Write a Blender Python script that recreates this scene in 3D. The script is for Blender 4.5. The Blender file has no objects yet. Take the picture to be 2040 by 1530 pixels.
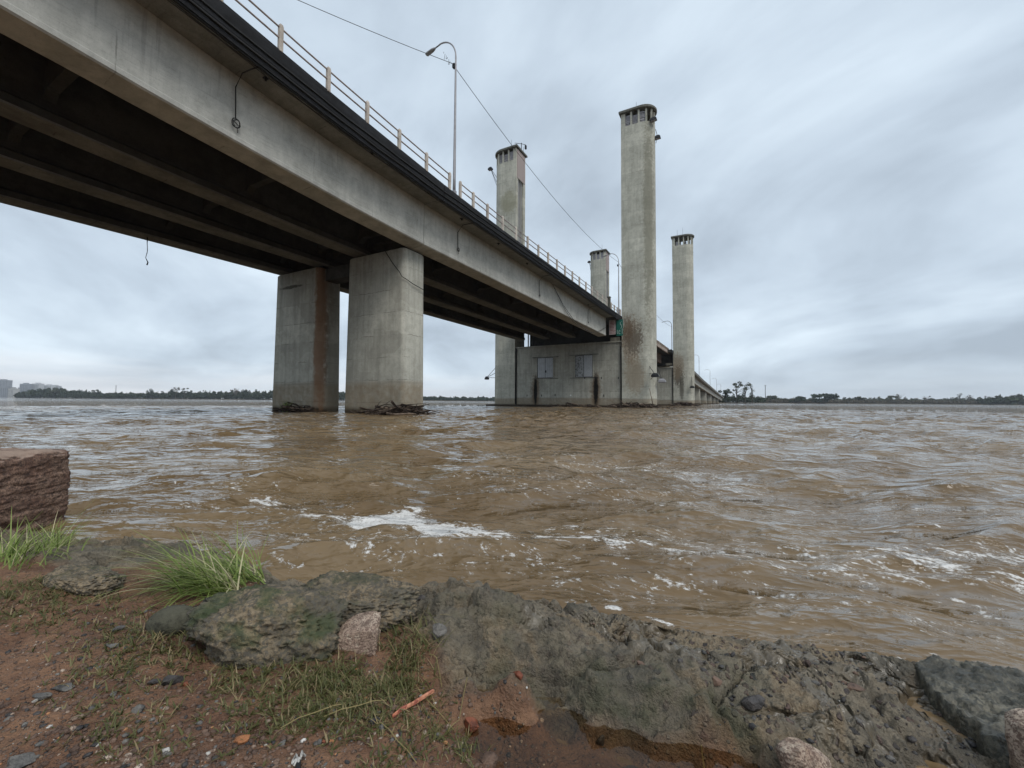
import bpy, bmesh, math, random
import numpy as np
from mathutils import Vector, Matrix

random.seed(7); RS = np.random.RandomState(11)
scn = bpy.context.scene
COL = scn.collection

# ------------------------------------------------------------------ camera geometry
# world: Y runs along the bridge, X across it (river upstream side is -X), Z up, water at 0
F_PX, CX, CY = 840., 1020., 765.
YAW = math.atan(460 / F_PX); PIT = math.atan(34 / F_PX); ROLL = .0069; HC = .8
FWD = np.array([-math.sin(YAW)*math.cos(PIT), math.cos(YAW)*math.cos(PIT), math.sin(PIT)])
RT = np.array([math.cos(YAW), math.sin(YAW), 0.]); UP = np.cross(RT, FWD)
FH = np.array([-math.sin(YAW), math.cos(YAW), 0.])
CAM = np.array([0, 0, HC])
def ray(px, py):
    x = (px-CX)/F_PX; y = -(py-CY)/F_PX
    return FWD + (x*math.cos(ROLL)-y*math.sin(ROLL))*RT + (x*math.sin(ROLL)+y*math.cos(ROLL))*UP
def onX(px, py, X): d = ray(px, py); return CAM + d*(X/d[0])
def onY(px, py, Y): d = ray(px, py); return CAM + d*(Y/d[1])
def onZ(px, py, Z): d = ray(px, py); return CAM + d*((Z-HC)/d[2])
def rd(px, py, z):                                   # photo point on level z -> (right, forward) metres
    p = onZ(px, py, z); return float(p @ RT), float(p @ FH)
def W(r, d, z=0.): q = r*RT + d*FH; return np.array([q[0], q[1], z])

# ------------------------------------------------------------------ numpy noise
_perm = RS.permutation(4096)
def _h(i, j, k): return _perm[(_perm[(_perm[i & 4095] + j) & 4095] + k) & 4095] / 4095.
def vnoise(p):
    i = np.floor(p).astype(np.int64); f = p - i; f = f*f*f*(f*(f*6-15)+10)
    r = 0
    for a in (0, 1):
        for b in (0, 1):
            for c in (0, 1):
                w = (f[:, 0] if a else 1-f[:, 0])*(f[:, 1] if b else 1-f[:, 1])*(f[:, 2] if c else 1-f[:, 2])
                r = r + w*_h(i[:, 0]+a, i[:, 1]+b, i[:, 2]+c)
    return r*2-1
def fbm(p, o=5, g=.5, ridge=False):
    r = 0; a = 1.; s = 0
    p = np.asarray(p, float)
    for k in range(o):
        n = vnoise(p + 17.3*k)
        if ridge: n = 1-2*np.abs(n)
        r = r + a*n; s += a; a *= g; p = p*2.03
    return r/s
def sstep(a, b, x): t = np.clip((x-a)/(b-a), 0, 1); return t*t*(3-2*t)

# ------------------------------------------------------------------ object helpers
def tag(o, label=None, cat=None, group=None, kind=None):
    if label: o['label'] = label
    if cat: o['category'] = cat
    if group: o['group'] = group
    if kind: o['kind'] = kind
    return o
def thing(name, label, cat, loc=(0, 0, 0), group=None):
    o = bpy.data.objects.new(name, None); COL.objects.link(o); o.location = loc; o.empty_display_size = .2
    return tag(o, label, cat, group)
class MB:
    def __init__(s): s.v = []; s.f = []
    def add(s, vs, fs):
        n = len(s.v); s.v += [tuple(map(float, v)) for v in vs]; s.f += [tuple(i+n for i in f) for f in fs]; return s
    def box(s, x0, x1, y0, y1, z0, z1):
        return s.add([(x0,y0,z0),(x1,y0,z0),(x1,y1,z0),(x0,y1,z0),(x0,y0,z1),(x1,y0,z1),(x1,y1,z1),(x0,y1,z1)],
                     [(0,3,2,1),(4,5,6,7),(0,1,5,4),(1,2,6,5),(2,3,7,6),(3,0,4,7)])
    def loft(s, secs, cap=True):
        n = len(secs[0]); vs = [p for q in secs for p in q]; fs = []
        for k in range(len(secs)-1):
            for i in range(n):
                j = (i+1) % n; fs.append((k*n+i, k*n+j, (k+1)*n+j, (k+1)*n+i))
        if cap: fs += [tuple(range(n-1, -1, -1)), tuple((len(secs)-1)*n+i for i in range(n))]
        return s.add(vs, fs)
    def prism(s, poly, z0, z1): return s.loft([[(x, y, z0) for x, y in poly], [(x, y, z1) for x, y in poly]])
    def tube(s, pts, r, n=6):
        pts = [Vector(p) for p in pts]; secs = []
        for i, p in enumerate(pts):
            t = (pts[min(i+1, len(pts)-1)] - pts[max(i-1, 0)]).normalized()
            a = Vector((0, 0, 1)) if abs(t.z) < .9 else Vector((1, 0, 0))
            u = t.cross(a).normalized(); w = t.cross(u); rr = r[i] if isinstance(r, (list, tuple)) else r
            secs.append([p + rr*(math.cos(2*math.pi*k/n)*u + math.sin(2*math.pi*k/n)*w) for k in range(n)])
        return s.loft(secs)
    def build(s, name, mat, parent=None, smooth=False, bevel=0, segs=2):
        me = bpy.data.meshes.new(name); loc = Vector(parent.location) if parent else Vector((0, 0, 0))
        if parent and parent.parent: loc = loc + Vector(parent.parent.location)
        me.from_pydata([tuple(Vector(v)-loc) for v in s.v], [], s.f); me.validate()
        bm = bmesh.new(); bm.from_mesh(me); bmesh.ops.recalc_face_normals(bm, faces=bm.faces); bm.to_mesh(me); bm.free()
        return finish(name, me, mat, parent, smooth, bevel, segs)
def finish(name, me, mat, parent=None, smooth=False, bevel=0, segs=2):
    o = bpy.data.objects.new(name, me); COL.objects.link(o)
    if mat: me.materials.append(mat)
    if parent: o.parent = parent
    if smooth: me.polygons.foreach_set('use_smooth', [True]*len(me.polygons))
    if bevel:
        m = o.modifiers.new('bevel', 'BEVEL'); m.width = bevel; m.segments = segs; m.limit_method = 'ANGLE'; m.angle_limit = .6
        m.harden_normals = False
    return o
def npmesh(name, V, Fq, mat, smooth=True, parent=None):
    me = bpy.data.meshes.new(name); V = np.asarray(V, np.float32); Fq = np.asarray(Fq, np.int32)
    k = Fq.shape[1]
    me.vertices.add(len(V)); me.vertices.foreach_set('co', V.ravel())
    me.loops.add(Fq.size); me.loops.foreach_set('vertex_index', Fq.ravel())
    me.polygons.add(len(Fq)); me.polygons.foreach_set('loop_start', np.arange(0, Fq.size, k, dtype=np.int32))
    me.update(calc_edges=True); me.validate()
    return finish(name, me, mat, parent, smooth)
def setattr_f(o, name, arr):
    a = o.data.attributes.new(name, 'FLOAT', 'POINT'); a.data.foreach_set('value', np.asarray(arr, np.float32))
def children(o): return [c for c in bpy.data.objects if c.parent == o]
def copy_tree(o, parent=None):
    c = o.copy(); COL.objects.link(c); c.parent = parent
    for ch in children(o): copy_tree(ch, c)
    return c

# ------------------------------------------------------------------ material helpers
class NT:
    def __init__(s, name, world=False):
        if world: s.m = name
        else: s.m = bpy.data.materials.new(name)
        s.m.use_nodes = True; s.t = s.m.node_tree; s.t.nodes.clear()
    def n(s, typ, **kw):
        o = s.t.nodes.new(typ)
        for k, v in kw.items():
            if k.startswith('i_'):
                key = k[2:]; o.inputs[int(key) if key.isdigit() else key.replace('_', ' ')].default_value = v
            else: setattr(o, k, v)
        return o
    def put(s, sock, v):
        if isinstance(v, bpy.types.NodeSocket): s.t.links.new(v, sock)
        elif isinstance(v, (tuple, list)) and len(v) == 3 and sock.type == 'RGBA': sock.default_value = (*v, 1)
        else: sock.default_value = v
    def math(s, op, a, b=0., c=0., clamp=False):
        o = s.n('ShaderNodeMath', operation=op, use_clamp=clamp)
        for k, v in enumerate((a, b, c)): s.put(o.inputs[k], v)
        return o.outputs[0]
    def vmath(s, op, a, b=(0, 0, 0)):
        o = s.n('ShaderNodeVectorMath', operation=op); s.put(o.inputs[0], a); s.put(o.inputs[1], b)
        return o.outputs['Value'] if op in ('LENGTH', 'DOT_PRODUCT', 'DISTANCE') else o.outputs[0]
    def mix(s, f, a, b, mode='MIX'):
        o = s.n('ShaderNodeMix', data_type='RGBA', blend_type=mode, clamp_factor=True)
        s.put(o.inputs[0], f); s.put(o.inputs[6], a); s.put(o.inputs[7], b); return o.outputs[2]
    def rng(s, v, a, b, c=0., d=1., smooth=True):
        o = s.n('ShaderNodeMapRange', interpolation_type='SMOOTHSTEP' if smooth else 'LINEAR')
        for k, x in enumerate((v, a, b, c, d)): s.put(o.inputs[k], x)
        return o.outputs[0]
    def noise(s, vec, scale, detail=4., rough=.55, dist=0.):
        o = s.n('ShaderNodeTexNoise'); s.put(o.inputs['Vector'], vec)
        o.inputs['Scale'].default_value = scale; o.inputs['Detail'].default_value = detail
        o.inputs['Roughness'].default_value = rough; o.inputs['Distortion'].default_value = dist
        return o.outputs[0]
    def voro(s, vec, scale, feature='F1', out='Distance'):
        o = s.n('ShaderNodeTexVoronoi', feature=feature); s.put(o.inputs['Vector'], vec); o.inputs['Scale'].default_value = scale
        return o.outputs[out]
    def pos(s): return s.n('ShaderNodeNewGeometry').outputs['Position']
    def xyz(s, v): o = s.n('ShaderNodeSeparateXYZ'); s.put(o.inputs[0], v); return o.outputs
    def attr(s, name): return s.n('ShaderNodeAttribute', attribute_name=name).outputs['Fac']
    def bump(s, h, strength=.5, dist=.02, normal=None):
        o = s.n('ShaderNodeBump'); o.inputs['Strength'].default_value = strength; o.inputs['Distance'].default_value = dist
        s.put(o.inputs['Height'], h)
        if normal is not None: s.put(o.inputs['Normal'], normal)
        return o.outputs[0]
    def out(s, col, rough=.8, normal=None, spec=.5, metal=0., **kw):
        b = s.n('ShaderNodeBsdfPrincipled'); s.put(b.inputs['Base Color'], col); s.put(b.inputs['Roughness'], rough)
        s.put(b.inputs['Specular IOR Level'], spec); s.put(b.inputs['Metallic'], metal)
        for k, v in kw.items(): s.put(b.inputs[k.replace('_', ' ')], v)
        if normal is not None: s.put(b.inputs['Normal'], normal)
        o = s.n('ShaderNodeOutputMaterial'); s.t.links.new(b.outputs[0], o.inputs[0]); return s.m

def concrete(name, lo, hi, streak=(3, 3, .22), streak_amt=.35, lines=0., yline=0., mud=0., mudcol=(.2, .145, .085), stains=(), grime=None, rough=.88, bumpd=.012, patch=0., mott=1.):
    t = NT(name); P = t.pos(); x, y, z = t.xyz(P)
    n1 = t.noise(P, .32, 6, .6); n2 = t.noise(t.vmath('MULTIPLY', P, streak), 1., 5, .6); n3 = t.noise(P, 3.2, 6, .65); n4 = t.noise(P, 22., 4, .7)
    f = t.math('ADD', t.math('MULTIPLY', n1, .55), t.math('MULTIPLY', n3, .45))
    c = t.mix(t.rng(f, .34, .66), lo, hi)
    c = t.mix(t.math('MULTIPLY', t.rng(n2, .44, .72), streak_amt), c, tuple(k*.42 for k in lo))
    c = t.mix(t.math('MULTIPLY', t.rng(n2, .56, .3), .25), c, tuple(min(.7, k*1.25) for k in hi))
    n5 = t.noise(P, 1.1, 8, .72, .3)
    c = t.mix(t.math('MULTIPLY', t.rng(n5, .5, .62), .32*mott), c, tuple(k*.62 for k in lo)); c = t.mix(t.math('MULTIPLY', t.rng(n5, .48, .36), .35*mott), c, tuple(min(.75, k*1.18) for k in hi))
    c = t.mix(t.math('MULTIPLY', t.rng(n4, .5, .72), .55*mott), c, tuple(k*.4 for k in lo))
    if patch:
        pv = t.n('ShaderNodeTexVoronoi', feature='F1', distance='CHEBYCHEV'); t.put(pv.inputs['Vector'], t.vmath('MULTIPLY', P, (.55, .4, .62))); pv.inputs['Scale'].default_value = 1.
        c = t.mix(t.math('MULTIPLY', t.rng(t.xyz(pv.outputs['Color'])[0], .55, .95), patch), c, tuple(k*.62 for k in lo))
    hgt = t.math('ADD', t.math('MULTIPLY', n3, .6), t.math('MULTIPLY', n4, .5))
    if lines:
        zz = t.math('ADD', z, t.math('MULTIPLY', t.math('SUBTRACT', n3, .5), .16))
        fr = t.math('ABSOLUTE', t.math('SUBTRACT', t.math('FRACT', t.math('DIVIDE', zz, lines)), .5))
        ln = t.math('MULTIPLY', t.rng(fr, .022/lines, .006/lines), t.rng(t.noise(P, .9, 3), .43, .58))
        c = t.mix(t.math('MULTIPLY', ln, .75), c, tuple(k*.25 for k in lo)); hgt = t.math('SUBTRACT', hgt, t.math('MULTIPLY', ln, .6))
        # each pour a slightly different tone
        wn = t.n('ShaderNodeTexWhiteNoise', noise_dimensions='1D'); t.put(wn.inputs['W'], t.math('FLOOR', t.math('ADD', t.math('DIVIDE', zz, lines), .5)))
        c = t.mix(t.math('MULTIPLY', wn.outputs[0], .28), c, tuple(k*.6 for k in lo))
    if yline:
        yy = t.math('ADD', y, t.math('MULTIPLY', t.math('SUBTRACT', n3, .5), .1))
        fr = t.math('ABSOLUTE', t.math('SUBTRACT', t.math('FRACT', t.math('DIVIDE', yy, yline)), .5))
        ln = t.math('MULTIPLY', t.rng(fr, .03/yline, .005/yline), t.rng(t.noise(t.vmath('MULTIPLY', P, (1, 2, .4)), 1.3, 3), .47, .6))
        c = t.mix(t.math('MULTIPLY', ln, .6), c, tuple(k*.3 for k in lo))
        fl = t.rng(t.noise(t.vmath('MULTIPLY', P, (.5, .6, 14)), 1., 4, .7), .52, .75)     # board marks along the girder
        c = t.mix(t.math('MULTIPLY', fl, .35), c, tuple(k*.4 for k in lo))
        dr = t.math('MULTIPLY', t.rng(t.noise(t.vmath('MULTIPLY', P, (.5, 5.5, .22)), 1., 4, .7), .54, .7), t.rng(z, 9.9, 12.1))  # drip streaks, ramped upward to put the overhang's shade into the colour
        c = t.mix(t.math('MULTIPLY', dr, .3), c, tuple(k*.3 for k in lo))
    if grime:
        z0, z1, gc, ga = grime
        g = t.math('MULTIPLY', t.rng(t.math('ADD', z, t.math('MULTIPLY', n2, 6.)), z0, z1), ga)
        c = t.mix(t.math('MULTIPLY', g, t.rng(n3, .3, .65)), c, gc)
    if mud:
        zz = t.math('ADD', z, t.math('MULTIPLY', t.math('SUBTRACT', n5, .5), .35))
        m1 = t.rng(zz, mud*1.12, mud*.86); line = t.math('MULTIPLY', t.rng(t.math('ABSOLUTE', t.math('SUBTRACT', zz, mud)), .16, .0), .35)
        c = t.mix(t.math('MULTIPLY', m1, t.rng(n3, .15, .75, .25, .8)), c, mudcol); c = t.mix(t.math('MULTIPLY', line, t.rng(n1, .35, .6)), c, tuple(k*.55 for k in mudcol))
        c = t.mix(t.rng(z, .5, .08), c, tuple(k*.32 for k in mudcol))
    for (cen, rad, sc, amt, ragged) in stains:
        q = t.vmath('DIVIDE', t.vmath('SUBTRACT', P, cen), rad)
        d = t.math('ADD', t.vmath('LENGTH', q), t.math('MULTIPLY', t.math('SUBTRACT', t.math('ADD', t.math('MULTIPLY', n2, .6), t.math('MULTIPLY', n3, .6)), .6), ragged))
        c = t.mix(t.math('MULTIPLY', t.rng(d, 1.15, .55), amt), c, sc)
    return t.out(c, rough, t.bump(hgt, .6, bumpd), .25)

def simple(name, col, rough=.6, metal=0., var=.35, scale=9., col2=None, bumpd=.004):
    t = NT(name); P = t.n('ShaderNodeTexCoord').outputs['Object']; n = t.noise(P, scale, 5, .65)
    c = t.mix(t.math('MULTIPLY', t.rng(n, .4, .68), 1. if col2 else var), col, col2 or tuple(k*.35 for k in col))
    return t.out(c, rough, t.bump(n, .4, bumpd), .4, metal)

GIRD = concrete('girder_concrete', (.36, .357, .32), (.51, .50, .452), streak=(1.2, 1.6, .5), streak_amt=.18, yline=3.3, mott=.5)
SHADEC = concrete('under_deck_shaded_concrete', (.042, .041, .037), (.07, .068, .061), streak=(1, .3, 1), streak_amt=.5)  # near-black tone paints the under-deck shade into this concrete
FLNG = concrete('girder_flange_half_shade', (.15, .142, .122), (.22, .21, .182), streak=(1.2, .4, 1), streak_amt=.4, yline=3.3)  # paler step of the painted under-deck shade, for the soffit strips
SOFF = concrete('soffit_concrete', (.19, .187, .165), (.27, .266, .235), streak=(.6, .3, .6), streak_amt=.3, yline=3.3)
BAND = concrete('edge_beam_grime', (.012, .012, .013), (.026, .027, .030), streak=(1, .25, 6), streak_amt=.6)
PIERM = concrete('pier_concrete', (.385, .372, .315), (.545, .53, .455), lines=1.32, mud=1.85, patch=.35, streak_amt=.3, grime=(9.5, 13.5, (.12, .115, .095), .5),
                 stains=[((-24.55, 18.3, 5.5), (.42, .55, 7.), (.20, .10, .048), .8, 1.7), ((-24.4, 18.5, 7.8), (.5, .9, 2.6), (.14, .075, .038), .5, 2.4), ((-24.4, 19.3, 5.), (.3, .8, 8), (.12, .10, .07), .6, 1.5),
                         ((-27.5, 18.1, 8.6), (1.5, .5, .13), (.06, .055, .04), .9, 2.2)])
TOWM = concrete('tower_concrete', (.41, .40, .335), (.58, .565, .48), lines=1.9, mud=1.2, patch=.2, streak_amt=.28, bumpd=.02,
                stains=[((-13.6, 59.3, 9.5), (1.6, 2.2, 3.6), (.24, .15, .085), .55, 2.4), ((-13.3, 59.3, 9.6), (1.3, 2, 2.4), (.09, .078, .06), .65, 3.8), ((-13.9, 59.3, 11.0), (.9, 2, 2.0), (.13, .08, .045), .6, 3.),
                        ((-13.2, 59.3, 4.5), (1.5, 2, 3.), (.24, .17, .1), .5, 2.), ((-11.3, 60.2, 27), (.8, 1.5, 18), (.16, .155, .115), .7, 1.6),
                        ((-13., 104, 6.8), (1.2, 2, 2.8), (.06, .052, .04), .8, 3.4), ((-13.2, 104, 9.), (1.6, 2, 3.5), (.22, .16, .1), .6, 1.8),
                        ((-12.4, 104, 4.0), (.6, 2, 3.), (.06, .05, .035), .7, 1.8), ((-33.3, 59.3, 33.5), (1.8, 1, 2.2), (.22, .21, .13), .6, 1.6)])
WALLM = concrete('wall_concrete', (.36, .35, .30), (.51, .495, .42), lines=1.5, mud=1.3, patch=.3, streak_amt=.35, grime=(7, 12, (.14, .14, .12), .4),
                 stains=[((-28.45, 59.6, 2.2), (.85, 1, 2.9), (.13, .075, .035), .7, 1.6), ((-28.45, 59.6, 2.3), (.36, 1, 2.6), (.008, .007, .006), 1., 1.),
                         ((-18.75, 59.6, 2.4), (.85, 1, 3.), (.13, .075, .035), .7, 1.6), ((-18.75, 59.6, 2.5), (.42, 1, 2.7), (.008, .007, .006), 1., 1.)])
POSTM = concrete('railing_post_paint', (.44, .38, .32), (.62, .55, .48), streak=(2, 2, 1), streak_amt=.4)
RAILM = simple('railing_tube_paint', (.38, .32, .30), .6, 0, .6, 4.)
GALV = simple('galvanised_steel', (.34, .33, .34), .5, .3, .3, 3.)
BLACK = simple('black_metal', (.012, .012, .014), .55, 0, .3)
RUBBER = simple('cable_black', (.012, .011, .010), .7, 0, .3)
WIRE = simple('wire_grey', (.06, .06, .06), .6)
SLATE = simple('louver_grey', (.36, .35, .37), .7, 0, .5, 5.)
ROOFM = concrete('tower_roof_concrete', (.10, .10, .085), (.17, .165, .14), streak_amt=.5)
STEEL = concrete('rusty_steel_girder', (.10, .062, .045), (.17, .115, .09), streak=(2, .4, 1), streak_amt=.5)
PINKC = concrete('lift_span_fascia', (.30, .24, .20), (.42, .35, .30), streak=(2, .6, .3), streak_amt=.35)
BARR = concrete('lift_span_barrier', (.15, .115, .085), (.24, .19, .15), streak=(2, 1.5, .4), streak_amt=.4)

# ------------------------------------------------------------------ bridge profiles along Y
UT = [-30, 3, 8, 11, 15, 18.75, 22, 25, 30, 40, 56, 64, 104, 108, 156, 197, 290, 420]
ZT = [14.6, 14.15, 13.73, 13.5, 13.28, 13.1, 13.0, 12.93, 12.87, 12.83, 12.78, 12.8, 12.8, 12.8, 11.75, 10.35, 8.1, 5.2]
def zt(u): return float(np.interp(u, UT, ZT))
def zs(u):                                                # underside of the deck overhang
    return float(np.interp(u, [-30, 3, 8, 12.5, 18.7, 26, 56, 400], [13.7, 13.2, 12.72, 12.42, 12.26, 12.25, 12.2, 12.2])) if u < 100 else zt(u)-.6
def zg(u, X):                                             # girder soffit, slightly different on either side
    a = np.interp(u, [-30, 2.7, 5.8, 9, 14, 18.75, 25, 56], [11.6, 10.6, 10.38, 10.2, 9.97, 9.86, 9.86, 9.74])
    b = np.interp(u, [-30, 5.3, 11, 18.7, 35, 56], [9.3, 9.66, 9.78, 9.88, 9.95, 9.95])
    t = (X+16.2)/(-29.3+16.2); return float(a*(1-t)+b*t)
def rng_u(a, b, n): return [a+(b-a)*k/n for k in range(n+1)]
GX = [(-17.2, -16.2), (-21.55, -20.5), (-25.5, -24.45), (-29.5, -28.5)]

def rail_thing(label, ups, X=-14.8, ends=None, zf=zt):
    t = thing('railing', label, 'railing', (X, ups[0], zf(ups[0])), 'railing sections along the bridge deck')
    us = rng_u(ends[0] if ends else ups[0], ends[1] if ends else ups[-1], max(2, int((ups[-1]-ups[0])/1.5)))
    for dz in (.86, .46): MB().tube([(X, u, zf(u)+dz) for u in us], .034, 8).build('handrail', RAILM, t, True)
    for u in ups:
        z = zf(u); w = .075
        sec = [[(X+sx*k, u+sy*k, zz) for sx, sy in ((-1,-1),(1,-1),(1,1),(-1,1))] for zz, k in ((z-.05, w), (z+.9, w), (z+.99, w*.75), (z+1.0, w*.4))]
        MB().loft(sec).build('post', POSTM, t, False, .012, 1)
    return t

def span(name, label, u0, u1, mats, diaph, group='concrete bridge spans'):
    t = thing(name, label, 'bridge span', (-23, (u0+u1)/2, 12.5), group)
    n = max(6, int((u1-u0)/1.6)); us = rng_u(u0, u1, n)
    for gi, (xa, xb) in enumerate(GX):
        outer = gi == 0; secs = []
        for u in us:
            zb = zg(u, (xa+xb)/2 if gi else -16.2); top = zs(u)+.12
            zb2 = zb - (.08 if outer else 0)
            if outer: secs.append([(xa, u, zb2), (xb-.04, u, zb-.0), (xb+.02, u, zb+.05), (xb+.02, u, zb+.2), (xb, u, zb+.24), (xb, u, top), (xa+.25, u, top), (xa+.25, u, zb+.55), (xa, u, zb+.3)])
            else: secs.append([(xa+.003, u, zb+.05), (xb-.003, u, zb+.05), (xb, u, zb+.32), (xb-.28, u, zb+.5), (xb-.28, u, top), (xa+.28, u, top), (xa+.28, u, zb+.5), (xa, u, zb+.32)])
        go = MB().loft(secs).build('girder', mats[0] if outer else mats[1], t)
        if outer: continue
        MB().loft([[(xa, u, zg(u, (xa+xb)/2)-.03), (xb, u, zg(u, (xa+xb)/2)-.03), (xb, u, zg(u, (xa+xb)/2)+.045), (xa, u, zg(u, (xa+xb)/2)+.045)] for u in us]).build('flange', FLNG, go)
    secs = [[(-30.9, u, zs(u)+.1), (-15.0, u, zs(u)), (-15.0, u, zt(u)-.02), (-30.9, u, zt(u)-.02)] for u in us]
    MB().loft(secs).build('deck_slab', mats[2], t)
    for xs in ((-15.0, -14.72), (-31.2, -30.9)):
        secs = []
        for u in us:
            a, b = xs; lo, hi = zs(u)-.06, zt(u); s_ = 1 if a > -20 else 0
            if s_: secs.append([(a+.003, u, lo), (a+.2, u, lo-.02), (a+.24, u, lo+.28), (a+.25, u, lo+.30), (a+.25, u, lo+.52), (b-.02, u, hi-.3), (b-.02, u, hi-.12), (b-.04, u, hi), (a+.003, u, hi)])
            else: secs.append([(a, u, lo), (b-.003, u, lo), (b-.003, u, hi), (a, u, hi)])
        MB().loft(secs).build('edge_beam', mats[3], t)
    for k, (dx, dz, r) in enumerate(((.25, .13, .04), (.12, -.1, .045), (.275, .42, .035), (-.08, -.045, .018), (-.16, -.03, .014))):
        pts = [(-15.0+dx, u, zs(u)+dz+.02*math.sin(u*1.7+k*2)) for u in us]
        MB().tube(pts, r, 6).build('conduit', RUBBER if k < 3 else WIRE, t, True)
    for u in diaph:
        m = MB()
        for (a0, a1), (b0, b1) in zip(GX[:-1], GX[1:]):
            xl, xr = b1-.284, a0+.284 if a1 < -17 else a0+.254
            zb = zg(u, (xl+xr)/2)+.95
            m.loft([[(xl, u+q, zb-.28), (xl+.3, u+q, zb), (xr-.3, u+q, zb), (xr, u+q, zb-.28), (xr, u+q, zs(u)+.06), (xl, u+q, zs(u)+.06)] for q in (-.16, .16)])
        m.build('diaphragm', SHADEC, t)
    return t
CM = (GIRD, SHADEC, SOFF, BAND)
span('bridge_span', 'nearest concrete bridge span overhead with deep pale outer girder', -24, 18.72, CM, [-20, -11, -2, 4.7, 11.4, 18.2])
span('bridge_span', 'concrete girder span between the twin column pier and the tall towers', 18.77, 56.0, CM, [19.3, 25.2, 31.4, 37.6, 43.8, 49.9, 55.6])

rail_thing('weathered beige post and tube railing over the nearest span, left of the first street lamp', [9.05+2.05*k-2.05*16 for k in range(22)], ends=(-24, 19.4))
rail_thing('weathered beige railing between the first street lamp and the near lift tower', [20.35, 21.75, 23.45, 25.45, 27.45, 29.45, 31.45, 33.45, 35.45, 37.45, 39.45, 41.5, 43.6, 45.7, 47.7, 49.7, 51.6])
rail_thing('short beige railing beside the near lift tower, under the second street lamp', [54.2, 55.7, 57.2, 58.6, 59.0], X=-14.95)
g = thing('gate_post', 'squat dark concrete post at the railing gap before the near tower', 'post', (-14.9, 52.9, zt(53)))
MB().box(-15.06, -14.7, 52.72, 53.08, zt(53)-.02, zt(53)+1.35).build('shaft', concrete('gate_post_concrete', (.07, .065, .05), (.15, .14, .11)), g, False, .03)
MB().box(-15.1, -14.66, 52.68, 53.12, zt(53)+1.355, zt(53)+1.45).build('cap', ROOFM, g, False, .02)

# hanging drain lines and coils on the outer girder
def loop_ring(c, ry, rz, n=18, ph=0): return [(c[0]+.015*math.sin(k), c[1]+ry*math.cos(2*math.pi*k/n+ph), c[2]+rz*math.sin(2*math.pi*k/n+ph)) for k in range(n+1)]
def hang_cable(label, u, zend, ring):
    t = thing('hanging_cable', label, 'cable', (-16.1, u, zend), 'black cables hanging from the edge beam down the girder')
    a = zs(u)
    pts = [(-15.02, u+.12, a-.05), (-15.3, u+.05, a-.07), (-15.75, u-.02, a-.10), (-16.12, u-.04, a-.5), (-16.13, u-.02, a-.9), (-16.13, u, zend+ring)]
    MB().tube(pts, .022, 6).build('line', RUBBER, t, True)
    m = MB().tube(loop_ring((-16.1, u, zend), ring*.8, ring), .02, 5); m.tube(loop_ring((-16.08, u+.02, zend-.03), ring*.7, ring*.85, ph=.7), .016, 5)
    m.tube([(-16.1, u-ring*.6, zend+.05), (-16.1, u+ring*.55, zend-.06)], .014, 5); m.tube([(-16.1, u+.05, zend-ring), (-16.11, u+.07, zend-ring-.16)], .012, 5)
    m.build('coil', RUBBER, t, True)
hang_cable('black cable hanging from the edge beam with a round coil, over the nearest span', onX(470, 245, -16.1)[1], onX(470, 245, -16.1)[2], .17)
hang_cable('thin black cable with a small coil just past the girder joint at the pier', onX(913, 497, -16.1)[1], onX(913, 497, -16.1)[2], .12)
hang_cable('faint black cable hanging on the girder midway to the near tower', onX(1075, 588, -16.1)[1], onX(1075, 588, -16.1)[2], .1)
hang_cable('small cable on the girder end nearest the lift towers', onX(1172, 642, -16.1)[1], onX(1172, 642, -16.1)[2], .09)
t = thing('loose_cable', 'slack grey cable looping off the second girder towards the tower pier', 'cable', (-16, 40, 11))
a = onX(1101, 567, -16.05); b = onX(1142, 636, -16.05); c = onX(1180, 663, -16.05); e = onX(1207, 652, -16.05)
MB().tube([a, a*.5+b*.5+np.array([0, 0, -.25]), b, b*.5+c*.5+np.array([0, 0, -.22]), c, c*.45+e*.55+np.array([0, 0, -.15]), e], .03, 6).build('strand', WIRE, t, True)
MB().tube([a, a*.5+b*.5+np.array([0, 0, -.45]), b+np.array([0, 0, -.3]), c+np.array([0, -1, -.1]), c], .022, 6).build('strand', WIRE, t, True)
t = thing('hanging_rope', 'frayed rope dangling below the far girder of the nearest span', 'rope', (-28.4, 11.3, 9.7))
rp = onY(293, 480, 11.0); rp = onX(293, 480, -28.9)
MB().tube([rp+np.array([0, 0, .4]), rp, rp+np.array([.02, .03, -.55]), rp+np.array([-.03, -.02, -.95]), rp+np.array([.05, .06, -1.2]), rp+np.array([.02, .03, -1.35])], [.018, .018, .015, .015, .03, .035], 5).build('strand', RUBBER, t, True)
MB().tube([rp+np.array([.03, .02, .3]), rp+np.array([.04, 0, -.2]), rp+np.array([0, .03, -.7])], .01, 5).build('strand', RUBBER, t, True)
for (px, py, w) in ((548, 168, .05), (741, 311, .05), (920, 437, .06), (993, 486, .06), (1050, 525, .06), (1172, 607, .07)):
    p = onZ(px, py, 12.2)
    if p[0] > -15.05: p[0] = -15.3
    p[2] = zs(p[1])
    t = thing('drain_spout', 'small dark drain spout poking out under the deck overhang', 'drain spout', tuple(p), 'drain spouts under the deck overhang')
    MB().tube([p+np.array([0, 0, .03]), p+np.array([.01, 0, -.12])], [w, w*.8], 8).build('pipe', BLACK, t, True)
    MB().box(p[0]-w*1.5, p[0]+w*1.5, p[1]-w*1.5, p[1]+w*1.5, p[2]-.035, p[2]-.004).build('flange', BLACK, t)

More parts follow.
